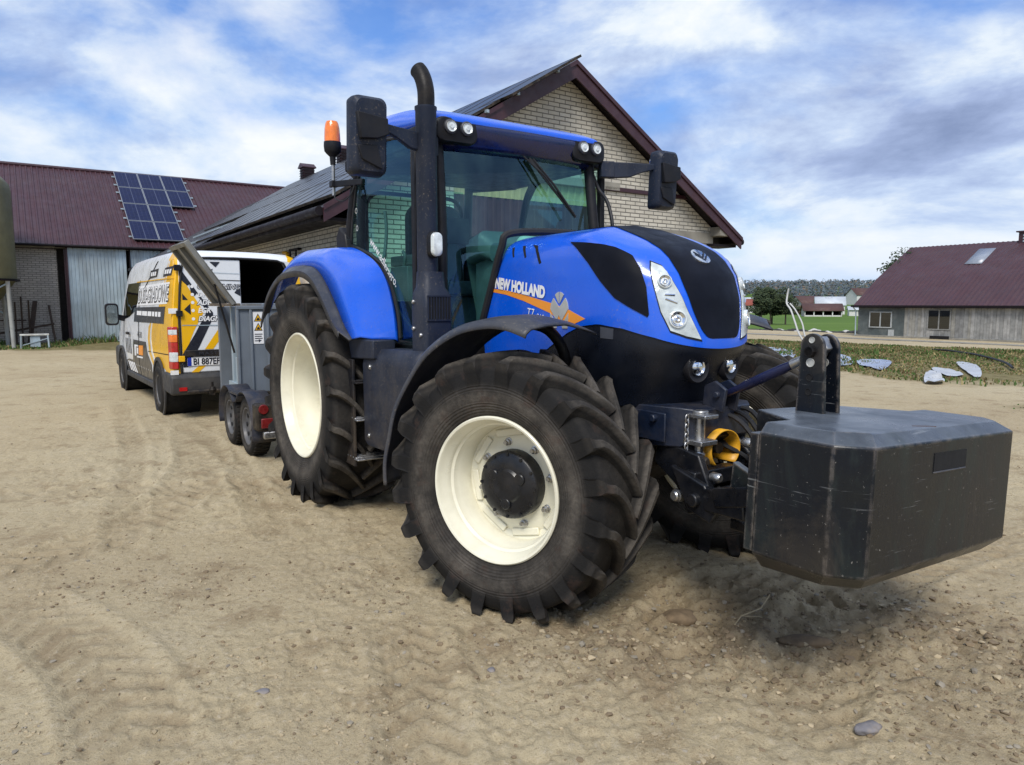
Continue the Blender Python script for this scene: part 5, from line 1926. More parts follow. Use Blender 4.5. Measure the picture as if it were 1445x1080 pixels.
STEER = radians(21.8)
build_wheel((2.681, -.815, .655), STEER, False, True, 1)
build_wheel((2.66, .86, .655), STEER * 1.1, True, True, 2)
build_wheel((0, -.86, .853), 0, False, False, 3)
build_wheel((0, .86, .853), 0, True, False, 4)

# --- bonnet
mb = MB()
mb.loft(hood_rows(False), closed=False, caps=False)
HOODV, HOODF = [Vector(v) for v in mb.v], list(mb.f)
hood = mb.build('bonnet', M['blue'], tractor, angle=50)
mb2 = MB()
rows = hood_rows(True)
mb2.loft([[Vector((p.x - .006 - .004 * (p.x > 3), p.y * .985, p.z)) for p in r] for r in rows], closed=False, caps=False)
mesh_black = paint('black_mesh_panel', (.005, .007, .013), .32, spec=.4, var=.3, scale=3, dirt=(.035, .04, .055), dirt_amt=.3, dirt_scale=2.2, bmp=.25, bmp_scale=420)
lower = mb2.build('engine_side_panel', mesh_black, tractor, angle=50)
nb_ = len(HOODV)
BV = BVHTree.FromPolygons(HOODV + [Vector(v) for v in mb2.v], HOODF + [[i + nb_ for i in f] for f in mb2.f])


def mirror_y(pts):
    return [(p[0], -p[1], p[2]) for p in pts]


SIDE = [(2.60, -.42, 1.952), (2.72, -.425, 1.932), (2.85, -.422, 1.906), (2.968, -.396, 1.874), (3.046, -.369, 1.838), (3.101, -.366, 1.772), (3.145, -.362, 1.683), (3.178, -.366, 1.545), (3.172, -.372, 1.53), (3.095, -.409, 1.573), (2.997, -.436, 1.63), (2.897, -.446, 1.719), (2.792, -.446, 1.819)]
LAMP = [(3.121, -.312, 1.812), (3.161, -.273, 1.786), (3.22, -.251, 1.7), (3.255, -.230, 1.63), (3.279, -.208, 1.559), (3.305, -.176, 1.48), (3.323, -.148, 1.418), (3.293, -.228, 1.437), (3.25, -.295, 1.465), (3.213, -.324, 1.559), (3.19, -.330, 1.63), (3.165, -.334, 1.7), (3.14, -.330, 1.77)]
STRIPL = [(2.2, -.165, 2.03), (2.5, -.175, 2.02), (2.72, -.184, 1.997), (2.868, -.193, 1.973), (2.96, -.198, 1.942), (3.066, -.208, 1.890), (3.165, -.213, 1.806), (3.225, -.207, 1.715), (3.277, -.184, 1.587), (3.308, -.152, 1.489), (3.326, -.118, 1.437), (3.334, -.085, 1.424)]
grille_mat = paint('bonnet_black_mesh', (.004, .005, .010), .5, spec=.12, var=.35, scale=3, dirt=(.018, .02, .028), dirt_amt=.25, dirt_scale=3, bmp=.15, bmp_scale=500)
edge = spline([Vector(p) for p in STRIPL], 5)
rows = []
for i, p in enumerate(edge):
    f = min(1.0, max(0.0, (p.x - 2.75) / .45))
    d = Vector((sin(f * pi / 2), 0, cos(f * pi / 2)))
    row = []
    for j in range(25):
        q = Vector((p.x, -p.y * (j / 12 - 1) * -1, p.z))
        hit = BV.ray_cast(q + d * .35, -d)
        o_ = hit[0] if hit[0] is not None else q
        nn_ = hit[1] if hit[0] is not None else d
        if nn_.dot(d) < 0:
            nn_ = -nn_
        row.append(o_ + nn_ * .004)
    rows.append(row)
gs = MB().loft(rows, closed=False, caps=False)
for rr_a in (rows[-1],):
    gs.loft([rr_a, [q - Vector((.012, 0, .004)) for q in rr_a]], closed=False, caps=False)
gs.build('bonnet_grille', grille_mat, hood, angle=60)
for q in (SIDE, mirror_y(SIDE)):
    patch(q, BV, 'side_grille', grille_mat, hood, lift=.005, step=.02)
lens_clear = glass('clear_lamp_cover', (.95, .98, .98), .05)
lamp_bowl = paint('pale_lamp_bowl', (.60, .64, .61), .2, metal=.25, coat=.6, var=.28, scale=11, bmp=.5, bmp_scale=26)
for q, sg in ((LAMP, -1), (mirror_y(LAMP), 1)):
    cc = sum((Vector(p) for p in q), Vector()) / len(q)
    h = patch([cc + (Vector(p) - cc) * 1.06 for p in q], BV, 'headlight', M['black_plastic'], hood, lift=.0035, step=.02)
    patch(q, BV, 'lamp_bowl', lamp_bowl, h, lift=.006, step=.02)
    for (x, y, z), r in (((3.199, -.291, 1.707), .036), ((3.262, -.262, 1.520), .045)):
        p, n, i, d = BV.find_nearest(Vector((x, y if sg < 0 else -y, z)))
        Mx = Matrix.Translation(p + n * .006) @ n.to_track_quat('Y', 'Z').to_matrix().to_4x4()
        for nm, prof, mm_ in (('lamp_ring', [(r * .78, .004), (r * .86, .014), (r * .98, .012), (r * 1.04, -.004)], M['lens']), ('lamp_reflector', [(0, .004), (r * .22, .012), (r * .26, .006), (r * .5, .003), (r * .78, .010), (r * .79, -.004)], M['chrome'])):
            part = MB().lathe(prof, n=28)
            part.v = [tuple(Mx @ Vector(v)) for v in part.v]
            part.build(nm, mm_, h)
    ridge = MB()
    for (za, zb_, ya, yb_) in ((1.652, 1.640, -.322, -.262), (1.628, 1.600, -.318, -.25)):
        pts = []
        for k in range(7):
            t = k / 6
            p, n, i, d = BV.find_nearest(Vector((3.24, (ya + (yb_ - ya) * t) * (1 if sg < 0 else -1), za + (zb_ - za) * t)))
            pts.append(p + n * .008)
        ridge.tube(pts, .005, n=6)
    ridge.build('lamp_ridge', M['chrome'], h)
# slots high on the flank
for q in ([(2.02, 1.965), (2.045, 1.965), (2.075, 1.888), (2.062, 1.884)], [(2.135, 1.967), (2.165, 1.966), (2.21, 1.878), (2.195, 1.872)], [(2.245, 1.965), (2.30, 1.955), (2.372, 1.835), (2.352, 1.828), (2.285, 1.935)]):
    for sg in (-1, 1):
        patch([(x, sg * .445, z) for x, z in q], BV, 'vent_slot', M['void'], hood, lift=.002, step=.03)
# writing and stripe on the right flank
TX = (.57, 0, -.074)
TY = (.08, 0, 1)
lettering('maker_lettering', 'NEW HOLLAND', .0905, (1.874, -.47, 1.703), TX, TY, M['white'], hood, BV, lift=.006, bold=.0055, sx=.83, spacing=1.0)
lettering('model_lettering', 'T7', .078, (2.235, -.47, 1.522), (.57, 0, -.06), (.22, 0, 1), M['white'], hood, BV, lift=.004, sx=.85)
lettering('model_lettering', '.210', .046, (2.325, -.47, 1.512), (.57, 0, -.06), (.22, 0, 1), M['white'], hood, BV, lift=.004, sx=1.1)
STR = [(1.845, 1.694), (2.0, 1.682), (2.2, 1.652), (2.47, 1.603), (2.64, 1.565), (2.78, 1.517), (2.70, 1.492), (2.615, 1.474), (2.47, 1.545), (2.2, 1.615), (2.0, 1.655), (1.845, 1.672)]
patch([(x, -.45, z) for x, z in STR], BV, 'orange_stripe', M['orange'], hood, lift=.002, step=.05, thick=.001)


def leaf(cx, cz, w, h, lift, m, holes=True):
    """oval leaf badge split by a V and a stem"""
    for poly in ([(-.05, 1.0), (-.28, .94), (-.44, .83), (-.05, .36)], [(.05, 1.0), (.28, .94), (.44, .83), (.05, .36)],
                 [(-.62, .66), (-.84, .38), (-.93, .06), (-.26, -.60), (0, -.28), (0, .14)], [(.62, .66), (.84, .38), (.93, .06), (.26, -.60), (0, -.28), (0, .14)],
                 [(-.94, -.16), (-.93, -.5), (-.80, -1.0), (-.30, -1.0), (-.26, -.84)], [(.94, -.16), (.93, -.5), (.80, -1.0), (.30, -1.0), (.26, -.84)]):
        patch([(cx + x * w, -.452, cz + y * h) for x, y in poly], BV, 'leaf_badge', m, hood, lift=lift, step=.03, thick=.001)


leaf(2.556, 1.563, .088, .102, .005, M['silver'])
# round badge on the nose
p, n, i, d = BV.find_nearest(Vector((3.168, 0.0, 1.842)))
rot = n.to_track_quat('Y', 'Z').to_matrix().to_4x4()
Mx = Matrix.Translation(p + n * .003) @ rot
b1 = MB().lathe([(0, .010), (.050, .010), (.057, .006), (.058, -.006)], n=40)
b1.v = [tuple(Mx @ Vector(v)) for v in b1.v]
badge = b1.build('nose_badge', M['chrome'], hood)
b2 = MB()
for poly in ([(-.042, .022), (-.034, .030), (0, -.012), (0, -.024)], [(.042, .022), (.034, .030), (0, -.012), (0, -.024)], [(-.046, .0), (-.044, .010), (0, -.034), (0, -.046)], [(.046, .0), (.044, .010), (0, -.034), (0, -.046)], [(-.003, .046), (.003, .046), (.003, .006), (-.003, .006)]):
    b2.add([Mx @ Vector((x, .0125, z)) for x, z in poly], [(0, 1, 2, 3)])
b2.build('badge_emblem', M['navy_plastic'], badge)
# dark seal between bonnet and cab
sl = MB()
path = [(1.66, -.455, 1.30), (1.75, -.455, 1.50), (1.86, -.452, 1.74), (1.965, -.452, 1.95), (1.99, -.40, 2.035), (2.0, 0, 2.06), (1.99, .40, 2.035), (1.965, .452, 1.95), (1.86, .452, 1.74), (1.75, .455, 1.50)]
sl.tube(spline(path, 5), .024, n=8)
sl.build('bonnet_seal', M['rubber'], tractor)
# fog lamps let into the nose
for sg in (-1, 1):
    p, n, i, d = BV.find_nearest(Vector((3.29, sg * .128, 1.268)))
    n = Vector((n.x, n.y * .6, 0)).normalized()
    Mx = Matrix.Translation(p) @ n.to_track_quat('Y', 'Z').to_matrix().to_4x4()
    f = MB().lathe([(.0, .002), (.05, .003), (.068, .016), (.072, .010), (.074, -.02)], n=32)
    f.v = [tuple(Mx @ Vector((v[0], v[1], v[2] * 1.12))) for v in f.v]
    fo = f.build('fog_lamp', M['black_plastic'], tractor)
    f = MB().lathe([(0, .020), (.02, .017), (.034, .010), (.040, .018), (.043, .012), (.043, .0)], n=28)
    f.v = [tuple(Mx @ Vector(v)) for v in f.v]
    f.build('fog_lamp_reflector', M['chrome'], fo)
# pale maintenance sticker behind the side mesh
patch([(2.893, -.44, 1.478), (2.985, -.43, 1.470), (2.978, -.43, 1.415), (2.889, -.44, 1.418)], BV, 'service_sticker', paint('faded_sticker', (.05, .055, .07), .6), lower, lift=.003, step=.05, thick=.001)

# --- chassis, engine, front axle
mb = MB()
mb.box(-.55, 1.2, -.30, .30, .55, 1.15)
mb.box(1.2, 2.35, -.27, .27, .55, 1.20)
mb.box(2.35, 3.05, -.24, .24, .72, 1.12)
mb.box(1.7, 3.0, -.34, .34, 1.05, 1.45)
mb.box(-.45, .55, -.52, .52, .62, 1.12)
for k in range(8):
    mb.box(1.25 + k * .13, 1.31 + k * .13, -.36, .36, .62 + .03 * (k % 3), 1.0)
mb.build('chassis', M['black_metal'], tractor, bevel=.015)
mb = MB()
mb.tube([(0, -.80, .853), (0, -.45, .853), (0, .45, .853), (0, .80, .853)], [.16, .22, .22, .16], n=20)
mb.build('rear_axle', M['black_metal'], tractor)
mb = MB()
mb.tube([(2.67, -.62, .655), (2.67, -.35, .66), (2.67, -.2, .70), (2.67, .2, .70), (2.67, .35, .66), (2.67, .62, .655)], [.10, .11, .17, .17, .11, .10], n=20)
for sg in (-1, 1):
    mb.box(2.56, 2.78, sg * .62 - .07, sg * .62 + .07, .50, .82)
    mb.tube([(2.50, sg * .12, .80), (2.46, sg * .62, .74)], .03)
mb.build('front_axle', M['black_metal'], tractor, bevel=.012)
# front casting that carries the linkage
mb = MB()
mb.loft([[(2.75, -.34, .84), (2.75, .34, .84), (2.75, .34, 1.07), (2.75, -.34, 1.07)], [(3.05, -.31, .86), (3.05, .31, .86), (3.05, .31, 1.075), (3.05, -.31, 1.075)], [(3.30, -.26, .88), (3.30, .26, .88), (3.30, .26, 1.08), (3.30, -.26, 1.08)], [(3.36, -.2, .92), (3.36, .2, .92), (3.36, .2, 1.07), (3.36, -.2, 1.07)]])
mb.box(2.9, 3.25, -.318, -.306, .90, 1.05)
for x in (2.98, 3.18):
    mb.lathe([(0, -.345), (.022, -.345), (.022, -.30)], (x, 0, 1.02), n=6)
mb.build('front_casting', M['navy_cast'], tractor, bevel=.014)
# linkage
link = MB()
for sg in (-1, 1):
    link.prism([(3.15, .90), (3.42, .86), (3.50, .70), (3.46, .58), (3.36, .55), (3.28, .68), (3.12, .78)], 'y', sg * .24 - .02, sg * .24 + .02)
    link.prism([(3.30, .80), (3.52, .74), (3.60, .62), (3.56, .56), (3.42, .60)], 'y', sg * .31 - .018, sg * .31 + .018)
    link.bar((3.42, sg * .275, .66), (3.80, sg * .36, .70), .06, .11)
    link.bar((3.60, sg * .33, .70), (3.98, sg * .40, .80), .05, .09)
    link.tube([(3.20, sg * .17, .98), (3.46, sg * .22, .70)], .036)
link.box(3.36, 3.44, -.30, .30, .70, .78)
link.box(3.22, 3.40, -.14, .14, .56, .74)
link.tube([(3.47, -.36, .66), (3.47, .36, .66)], .035)
lk = link.build('front_linkage', M['hub_black'], tractor, bevel=.008)
bl = MB()
for x, z in ((3.385, .725), (3.315, .640), (3.47, .655)):
    bl.lathe([(0, -.315), (.020, -.315), (.026, -.308), (.026, -.295), (.034, -.292), (.034, -.26)], (x, 0, z), n=16)
bl.build('linkage_bolt', M['steel'], lk)
rng5 = random.Random(15)
for k in range(7):
    y0, z0 = rng5.uniform(-.22, .22), rng5.uniform(.58, .78)
    hh = MB()
    hh.tube(spline([(3.12, y0, .98), (3.24 + rng5.uniform(0, .1), y0 + rng5.uniform(-.08, .08), z0 + .12), (3.34 + rng5.uniform(0, .12), y0 + rng5.uniform(-.08, .08), z0), (3.22, y0, .52)], 6), rng5.uniform(.009, .016), n=7)
    hh.build('hydraulic_hose', M['rubber'], lk)
for k, (x, y, z) in enumerate(((3.40, -.20, .82), (3.50, -.22, .76), (3.44, .12, .80), (3.55, -.05, .92))):
    MB().lathe([(0, -.03), (.018, -.03), (.024, -.02), (.024, .02), (.016, .03), (0, .03)], (x, y, z), 'x', n=14).build('hose_coupling', M['steel'] if k % 2 else M['black_metal'], lk)
hk = MB()
hk.tube(spline([(3.62, .02, .93), (3.66, .02, .95), (3.69, .02, 1.0), (3.66, .02, 1.05), (3.62, .02, 1.04)], 4), .018)
hk.lathe([(0, -.02), (.03, -.02), (.03, .03), (0, .03)], (3.60, 0, .97), n=16)
hk.build('hook_latch', M['steel'], lk)
# hydraulic hoses and catches around the linkage
hs = MB()
for k in range(3):
    y0 = .02 + .05 * k
    hs.tube(spline([(3.25, y0, 1.05), (3.42, y0 + .03, 1.0 + .02 * k), (3.52, y0 + .05, .86), (3.50, y0 + .02, .70), (3.40, y0, .60)], 5), .013, n=7)
hs.build('hydraulic_hose', M['rubber'], lk)
mm = MB()
mm.box(3.50, 3.66, .02, .20, .66, .90)
mm.box(3.44, 3.60, -.13, .02, .56, .66)
mm.box(3.54, 3.64, -.16, .22, .50, .56)
mm.build('coupling_block', M['hub_black'], lk, bevel=.012)
# top link
tl = MB()
tl.prism([(3.27, 1.08), (3.40, 1.05), (3.42, 1.17), (3.35, 1.21), (3.28, 1.18)], 'y', -.07, -.05)
tl.prism([(3.27, 1.08), (3.40, 1.05), (3.42, 1.17), (3.35, 1.21), (3.28, 1.18)], 'y', .03, .05)
tl.tube([(3.37, -.09, 1.14), (3.37, .07, 1.14)], .018)
tlo = tl.build('top_link_bracket', M['navy_cast'], tractor, bevel=.006)
tb = MB()
tb.tube([(3.37, -.005, 1.14), (3.46, -.005, 1.18), (3.50, -.005, 1.20), (3.70, -.005, 1.295), (3.74, -.005, 1.315)], [.018, .021, .025, .025, .021], n=16)
tb.build('top_link', paint('dark_blue_bar', (.012, .015, .05), .35, var=.2), tractor)
te = MB()
te.tube([(3.74, -.005, 1.315), (3.80, -.005, 1.345)], [.024, .020], n=14)
te.lathe([(0, -.035), (.040, -.035), (.040, .025), (0, .025)], (3.865, 0, 1.385), n=24)
te.prism([(3.78, 1.33), (3.83, 1.31), (3.93, 1.40), (3.90, 1.455), (3.83, 1.44)], 'y', -.025, .02)
teo = te.build('top_link_hook', M['steel'], tractor, bevel=.005)
cd = MB()
cd.tube(spline([(3.84, -.03, 1.40), (3.79, -.03, 1.46), (3.76, -.02, 1.51), (3.72, 0, 1.57), (3.69, .01, 1.60), (3.685, .02, 1.64), (3.69, .02, 1.67)], 4), .004, n=6)
cd.tube(spline([(3.84, .0, 1.40), (3.80, .0, 1.45), (3.775, .01, 1.51), (3.73, .02, 1.57), (3.70, .02, 1.60)], 4), .0035, n=6)
cd.build('release_cord', paint('pale_cord', (.5, .5, .48), .7), teo)
# drawbar pin with chain
pn = MB()
pn.box(3.30, 3.44, -.24, -.14, 1.035, 1.055)
pn.box(3.28, 3.43, -.25, -.13, .90, .925)
pn.lathe([(0, .83), (.030, .83), (.034, .85), (.026, .86), (.026, 1.05), (.04, 1.052), (.04, 1.07), (0, 1.075)], (3.365, -.19, 0), 'z', n=20)
pno = pn.build('hitch_pin', M['steel'], tractor, bevel=.004)
ch = MB()
for k in range(9):
    c = Vector((3.345 - .002 * k, -.262 + .002 * k, 1.035 - .024 * k))
    ring = [c + Vector((.011 * cos(t) if k % 2 else 0, 0 if k % 2 else .011 * cos(t), .017 * sin(t))) for t in [i * pi / 5 for i in range(10)]]
    ch.tube(ring + [ring[0], ring[1]], .0035, n=6, caps=False)
ch.build('pin_chain', M['steel'], pno)
# yellow shaft guard: an open half tunnel
pg = MB()
arc = [radians(a) for a in range(-50, 231, 10)]
outer = [[Vector((x, -.04 + (.105 + (x - 3.24) * .03) * cos(a), .862 + .098 * sin(a))) for a in arc] for x in (3.20, 3.27, 3.34, 3.41)]
pg.loft(outer, closed=False, caps=False)
pg.build('shaft_guard', M['yellow'], tractor, solid=.006)
sh = MB().tube([(3.15, -.03, .86), (3.36, -.03, .86)], [.03, .03], n=16)
sh.build('drive_shaft', M['black_metal'], tractor)

# --- front mudguards follow the steered wheels
OUT = [(-.735, -.07), (-.735, .06), (-.70, .20), (-.65, .37), (-.535, .55), (-.41, .69), (-.22, .80), (-.04, .84), (.10, .835), (.215, .80)]


def front_guard(wx, wy, steer, mir):
    def rail(dr, y, dx, cut=0):
        out = []
        for i, (x, z) in enumerate(OUT):
            r = sqrt(x * x + z * z)
            k = (r + dr) / r
            e = max(0, (i - 6) / 3)
            out.append(Vector((x * k + dx * e, y, z * k - .02 * e * (dx > .05))))
        return spline(out, 4)
    rails = [rail(-.022, -.268, 0), rail(.0, -.262, 0), rail(.022, -.23, .0), rail(.036, -.10, .01), rail(.040, .05, .03), rail(.030, .18, .08), rail(.005, .225, .12)]
    g = MB().loft(rails, closed=False, caps=False)
    T_ = Matrix.Translation((wx, wy, .655)) @ Matrix.Rotation(steer, 4, 'Z')
    g.v = [tuple(T_ @ Vector((x, -y if mir else y, z))) for x, y, z in g.v]
    go = g.build('front_mudguard', M['grey_plastic'], tractor, solid=.012, angle=50)
    s = MB()
    pts = [(-.02, .10, .84), (.06, .20, .80), (.12, .27, .66), (.10, .33, .40), (.02, .33, .20)]
    s.tube([T_ @ Vector((x, -y if mir else y, z)) for x, y, z in spline(pts, 4)], .03, n=10)
    s.build('mudguard_stay', M['black_metal'], go)


front_guard(2.681, -.815, STEER, False)
front_guard(2.66, .86, STEER * 1.1, True)

# --- rear mudguards
RAIL_IN = [(-1.05, 1.78), (-.7, 1.98), (-.3, 2.035), (.1, 2.04), (.47, 2.018), (.742, 1.948), (.93, 1.87), (1.06, 1.765), (1.137, 1.64), (1.19, 1.495), (1.206, 1.352)]
RAIL_MID = [(-1.08, 1.70), (-.75, 1.94), (-.35, 2.022), (.05, 2.028), (.36, 2.008), (.60, 1.925), (.78, 1.82), (.90, 1.70), (.99, 1.57), (1.06, 1.45), (1.095, 1.352)]
RAIL_OUT = [(-1.05, 1.52), (-.8, 1.75), (-.45, 1.885), (-.10, 1.905), (.17, 1.888), (.33, 1.845), (.46, 1.77), (.57, 1.69), (.70, 1.575), (.83, 1.45), (.975, 1.352)]
RAIL_FL = [(-1.06, 1.42), (-.83, 1.66), (-.48, 1.82), (-.12, 1.855), (.14, 1.848), (.30, 1.815), (.43, 1.76), (.55, 1.68), (.68, 1.575), (.80, 1.47), (.92, 1.40)]
for sg in (-1, 1):
    def rr_(r, y, dz=0):
        return spline([Vector((x, sg * y, z + dz)) for x, z in r], 5)
    g = MB().loft([rr_(RAIL_IN, .815, -.02), rr_(RAIL_IN, .835), rr_(RAIL_MID, .955), rr_([(a[0] * .45 + b[0] * .55, a[1] * .45 + b[1] * .55 + .012) for a, b in zip(RAIL_MID, RAIL_OUT)], 1.015), rr_(RAIL_OUT, 1.055)], closed=False, caps=False)
    go = g.build('rear_mudguard', M['blue'], tractor, solid=.012, angle=50)
    g = MB().loft([rr_(RAIL_OUT, 1.057, -.004), rr_(RAIL_OUT, 1.08, -.012), rr_(RAIL_FL, 1.135), rr_(RAIL_FL, 1.135, -.045)], closed=False, caps=False)
    g.build('mudguard_flare', M['grey_plastic'], go, solid=.012, angle=50)
    g = MB()
    g.prism([(.74, 1.35), (1.20, 1.35), (1.20, 1.22), (.80, 1.20)], 'y', sg * .83, sg * 1.0)
    g.prism([(-.9, 1.05), (-.6, 1.55), (-.2, 1.75), (.3, 1.75), (.75, 1.45), (1.1, 1.3), (1.1, 1.1), (.3, 1.0)], 'y', sg * .50, sg * .52)
    g.build('mudguard_lower_trim', M['navy_plastic'], go, bevel=.01)

# --- cab
cab = MB()
for sg in (-1, 1):
    cab.tube(spline([(1.49, sg * .645, 2.66), (1.535, sg * .650, 2.3), (1.575, sg * .665, 1.9), (1.58, sg * .68, 1.30)], 4), .040, n=10)
    cab.tube(spline([(.60, sg * .78, 2.64), (.46, sg * .80, 2.5), (.36, sg * .81, 2.2), (.34, sg * .815, 2.0)], 4), .030, n=10)
    cab.tube([(-.06, sg * .52, 2.66), (-.12, sg * .53, 2.0), (-.10, sg * .53, 1.2)], .040, n=10)
    cab.bar((.32, sg * .78, 2.66), (-.06, sg * .54, 2.66), .08, .08)
    cab.bar((1.47, sg * .79, 2.66), (1.47, sg * .80, 1.25), .05, .045)
    cab.box(.35, 1.5, sg * .74 - .05, sg * .74 + .05, 2.62, 2.74)
    cab.box(.0, 1.58, sg * .70 - .06, sg * .70 + .06, 1.14, 1.32)
cab.box(-.14, -.06, -.53, .53, 1.15, 1.62)
cab.box(-.14, 1.56, -.72, .72, 1.12, 1.24)
cab.box(1.50, 1.56, -.66, .66, 1.20, 1.42)
cabo = cab.build('cab_frame', M['black_plastic'], tractor, bevel=.01)
# windscreen, bowed forward
ws = MB()


def wsp(u, v):
    y = -.615 + 1.23 * u
    z = 1.42 + 1.24 * v
    x = 1.585 + .06 * (1 - (y / .615) ** 2) - (.085 * v)
    return Vector((x, y, z))


ws.grid(wsp, 20, 10)
ws.build('windscreen', M['glass'], tractor)
PANE = [(.36, 2.03), (.40, 2.22), (.50, 2.50), (.60, 2.61), (.80, 2.69), (1.05, 2.725), (1.28, 2.70), (1.44, 2.62), (1.45, 1.34), (1.22, 1.34), (1.20, 1.49), (1.15, 1.64), (1.07, 1.772), (.94, 1.88), (.75, 1.955), (.48, 2.025)]
for sg in (-1, 1):
    pn = MB().add([(x, sg * .802, z) for x, z in PANE], [tuple(range(len(PANE)))])
    po = pn.build('side_window', M['glass'], tractor)
    fr = MB().tube([(x, sg * .803, z) for x, z in PANE + [PANE[0], PANE[1]]], .012, n=6)
    fr.build('window_seal', M['rubber'], po)
    if sg < 0:
        fr = MB()
        pts = spline([(.56, -.808, 1.995), (.76, -.808, 1.93), (.95, -.808, 1.845), (1.075, -.808, 1.74), (1.15, -.808, 1.62), (1.21, -.808, 1.50), (1.23, -.808, 1.36)], 4)
        fr.tube(pts, .010, n=6)
        fr.build('window_seal', M['rubber'], po)
        # web address along the lower edge of the pane, letters follow the curve
        path = [Vector(p) for p in spline([(.735, 2.04, 0), (.82, 1.985, 0), (.90, 1.925, 0), (.98, 1.855, 0), (1.06, 1.785, 0), (1.19, 1.70, 0)], 12)]
        cum = [0]
        for a, b in zip(path, path[1:]):
            cum.append(cum[-1] + (b - a).length)
        vs, fs = text_mesh('www.adleragro.', .088, bold=.0012, sx=.95)
        k = (cum[-1] - .02) / max(v[0] for v in vs)
        P = []
        for x, y in vs:
            s = min(max(x * k, 0), cum[-1] - 1e-4)
            i = max(j for j in range(len(cum) - 1) if cum[j] <= s)
            t = (path[i + 1] - path[i]).normalized()
            q = path[i] + t * (s - cum[i])
            nn = Vector((-t.y, t.x, 0))
            P.append((q.x + nn.x * y, -.8085, q.y + nn.y * y))
        MB().add(P, fs).build('web_lettering', M['white'], po, recalc=False, weld=False)
        # round stickers near the rear edge of the pane
        st = MB()
        for x, z in ((.49, 2.30), (.50, 2.17)):
            ring = [(x + r * cos(a), z + r * sin(a)) for r in (.022, .014) for a in [i * pi / 10 for i in range(20)]]
            st.add([(a, -.8075, b) for a, b in ring], [(i, (i + 1) % 20, 20 + (i + 1) % 20, 20 + i) for i in range(20)])
        st.build('round_sticker', M['silver'], po)
rw = MB().add([(-.11, y, z) for y, z in [(-.50, 1.62), (.50, 1.62), (.51, 2.0), (.49, 2.62), (-.49, 2.62), (-.51, 2.0)]], [(0, 1, 2, 3, 4, 5)])
rwo = rw.build('rear_window', M['glass'], tractor)
MB().tube([(-.115, y, z) for y, z in round_rect(.94, .86, .14, 5, 0, 2.12)] + [(-.115, .47, 2.41), (-.115, .47, 2.42)], .018, n=8).build('rear_window_frame', M['rubber'], rwo)
MB().tube(spline([(.42, -.78, 2.02), (.30, -.82, 2.06), (.25, -.83, 2.10)], 3), .03, n=8).build('pane_hinge', M['black_plastic'], tractor)
MB().prism([(.20, 1.98), (.36, 1.95), (.40, 2.02), (.36, 2.14), (.26, 2.20), (.18, 2.12)], 'y', -.86, -.80).build('window_hinge', M['black_plastic'], tractor, bevel=.015)

# --- roof


def rr_ring(x0, x1, hw, r, z, n=6):
    cx = (x0 + x1) / 2
    return [Vector((x, y, z)) for x, y in round_rect(x1 - x0, hw * 2, r, n, cx, 0)]




def roof_bend(v):
    x, y, z = v
    w_ = max(0.0, min(1.0, (z - 2.70) / .055))
    z2 = z + w_ * .070 * math.exp(-((x - .55) / .62) ** 2)
    if x > .9 and z > 2.755:
        z2 -= (z - 2.755) / .2 * .11 * ((x - .9) / .7) ** 1.5
    return (x, y, z2)


def fine_ring(x0, x1, hw, r, z):
    """ring with extra points along the sides so that it can bend"""
    pts = rr_ring(x0, x1, hw, r, z)
    out = []
    for i, p in enumerate(pts):
        q = pts[(i + 1) % len(pts)]
        k = 10 if i % 7 == 6 else 1
        out += [p + (q - p) * (j / k) for j in range(k)]
    return out


rf = MB()
rf.loft([fine_ring(.10, 1.575, .69, .11, 2.752), fine_ring(.08, 1.610, .712, .12, 2.775), fine_ring(.085, 1.612, .712, .12, 2.82), fine_ring(.10, 1.59, .695, .13, 2.86), fine_ring(.14, 1.52, .66, .14, 2.90), fine_ring(.22, 1.38, .58, .15, 2.93), fine_ring(.34, 1.15, .44, .16, 2.948), fine_ring(.5, .9, .18, .10, 2.955)])
rf.loft([fine_ring(-.16, .30, .52, .10, 2.70), fine_ring(-.18, .32, .53, .10, 2.82), fine_ring(-.12, .32, .48, .10, 2.90)])
rf.v = [roof_bend(v) for v in rf.v]
roof = rf.build('roof', M['blue'], tractor, angle=60)
ru = MB()
ru.loft([fine_ring(.22, 1.44, .64, .08, 2.60), fine_ring(.20, 1.46, .67, .09, 2.64), fine_ring(.15, 1.50, .685, .10, 2.70), fine_ring(.11, 1.56, .69, .11, 2.756)])
ru.v = [roof_bend(v) for v in ru.v]
rus = ru.build('roof_underside', M['black_plastic'], tractor, angle=60)
hd = MB()
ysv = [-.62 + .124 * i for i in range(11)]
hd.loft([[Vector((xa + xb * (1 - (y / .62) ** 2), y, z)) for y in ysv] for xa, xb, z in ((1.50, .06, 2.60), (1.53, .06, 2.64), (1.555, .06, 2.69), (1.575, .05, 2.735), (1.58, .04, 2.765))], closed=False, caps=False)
hd.build('roof_visor', paint('shaded_blue_visor', (.003, .008, .06), .28, coat=.4, var=.2), rus, solid=.016)  # shadow below the roof cap painted in as a darker blue
for sg in (-1, 1):
    c = MB()
    c.loft([[Vector((x, y, z)) for y, z in round_rect(.31 * k, .160 * k, .055 * k, 5, sg * .555, 2.712)] for x, k in ((1.42, 1.0), (1.575, 1.0), (1.602, .97), (1.610, .90))])
    co = c.build('lamp_cluster', M['black_plastic'], rus, angle=40)
for sg in (-1, 1):
    for y in (sg * .612, sg * .492):
        MB().lathe([(0, 1.634), (.012, 1.636), (.014, 1.630), (.026, 1.628), (.034, 1.634), (.036, 1.622), (.036, 1.58)], (0, y, 2.728), 'x', n=24).build('work_lamp', M['lens'], rus)
        MB().lathe([(.036, 1.615), (.037, 1.630), (.046, 1.624), (.048, 1.610)], (0, y, 2.728), 'x', n=24).build('work_lamp_ring', M['grey_plastic'], rus)
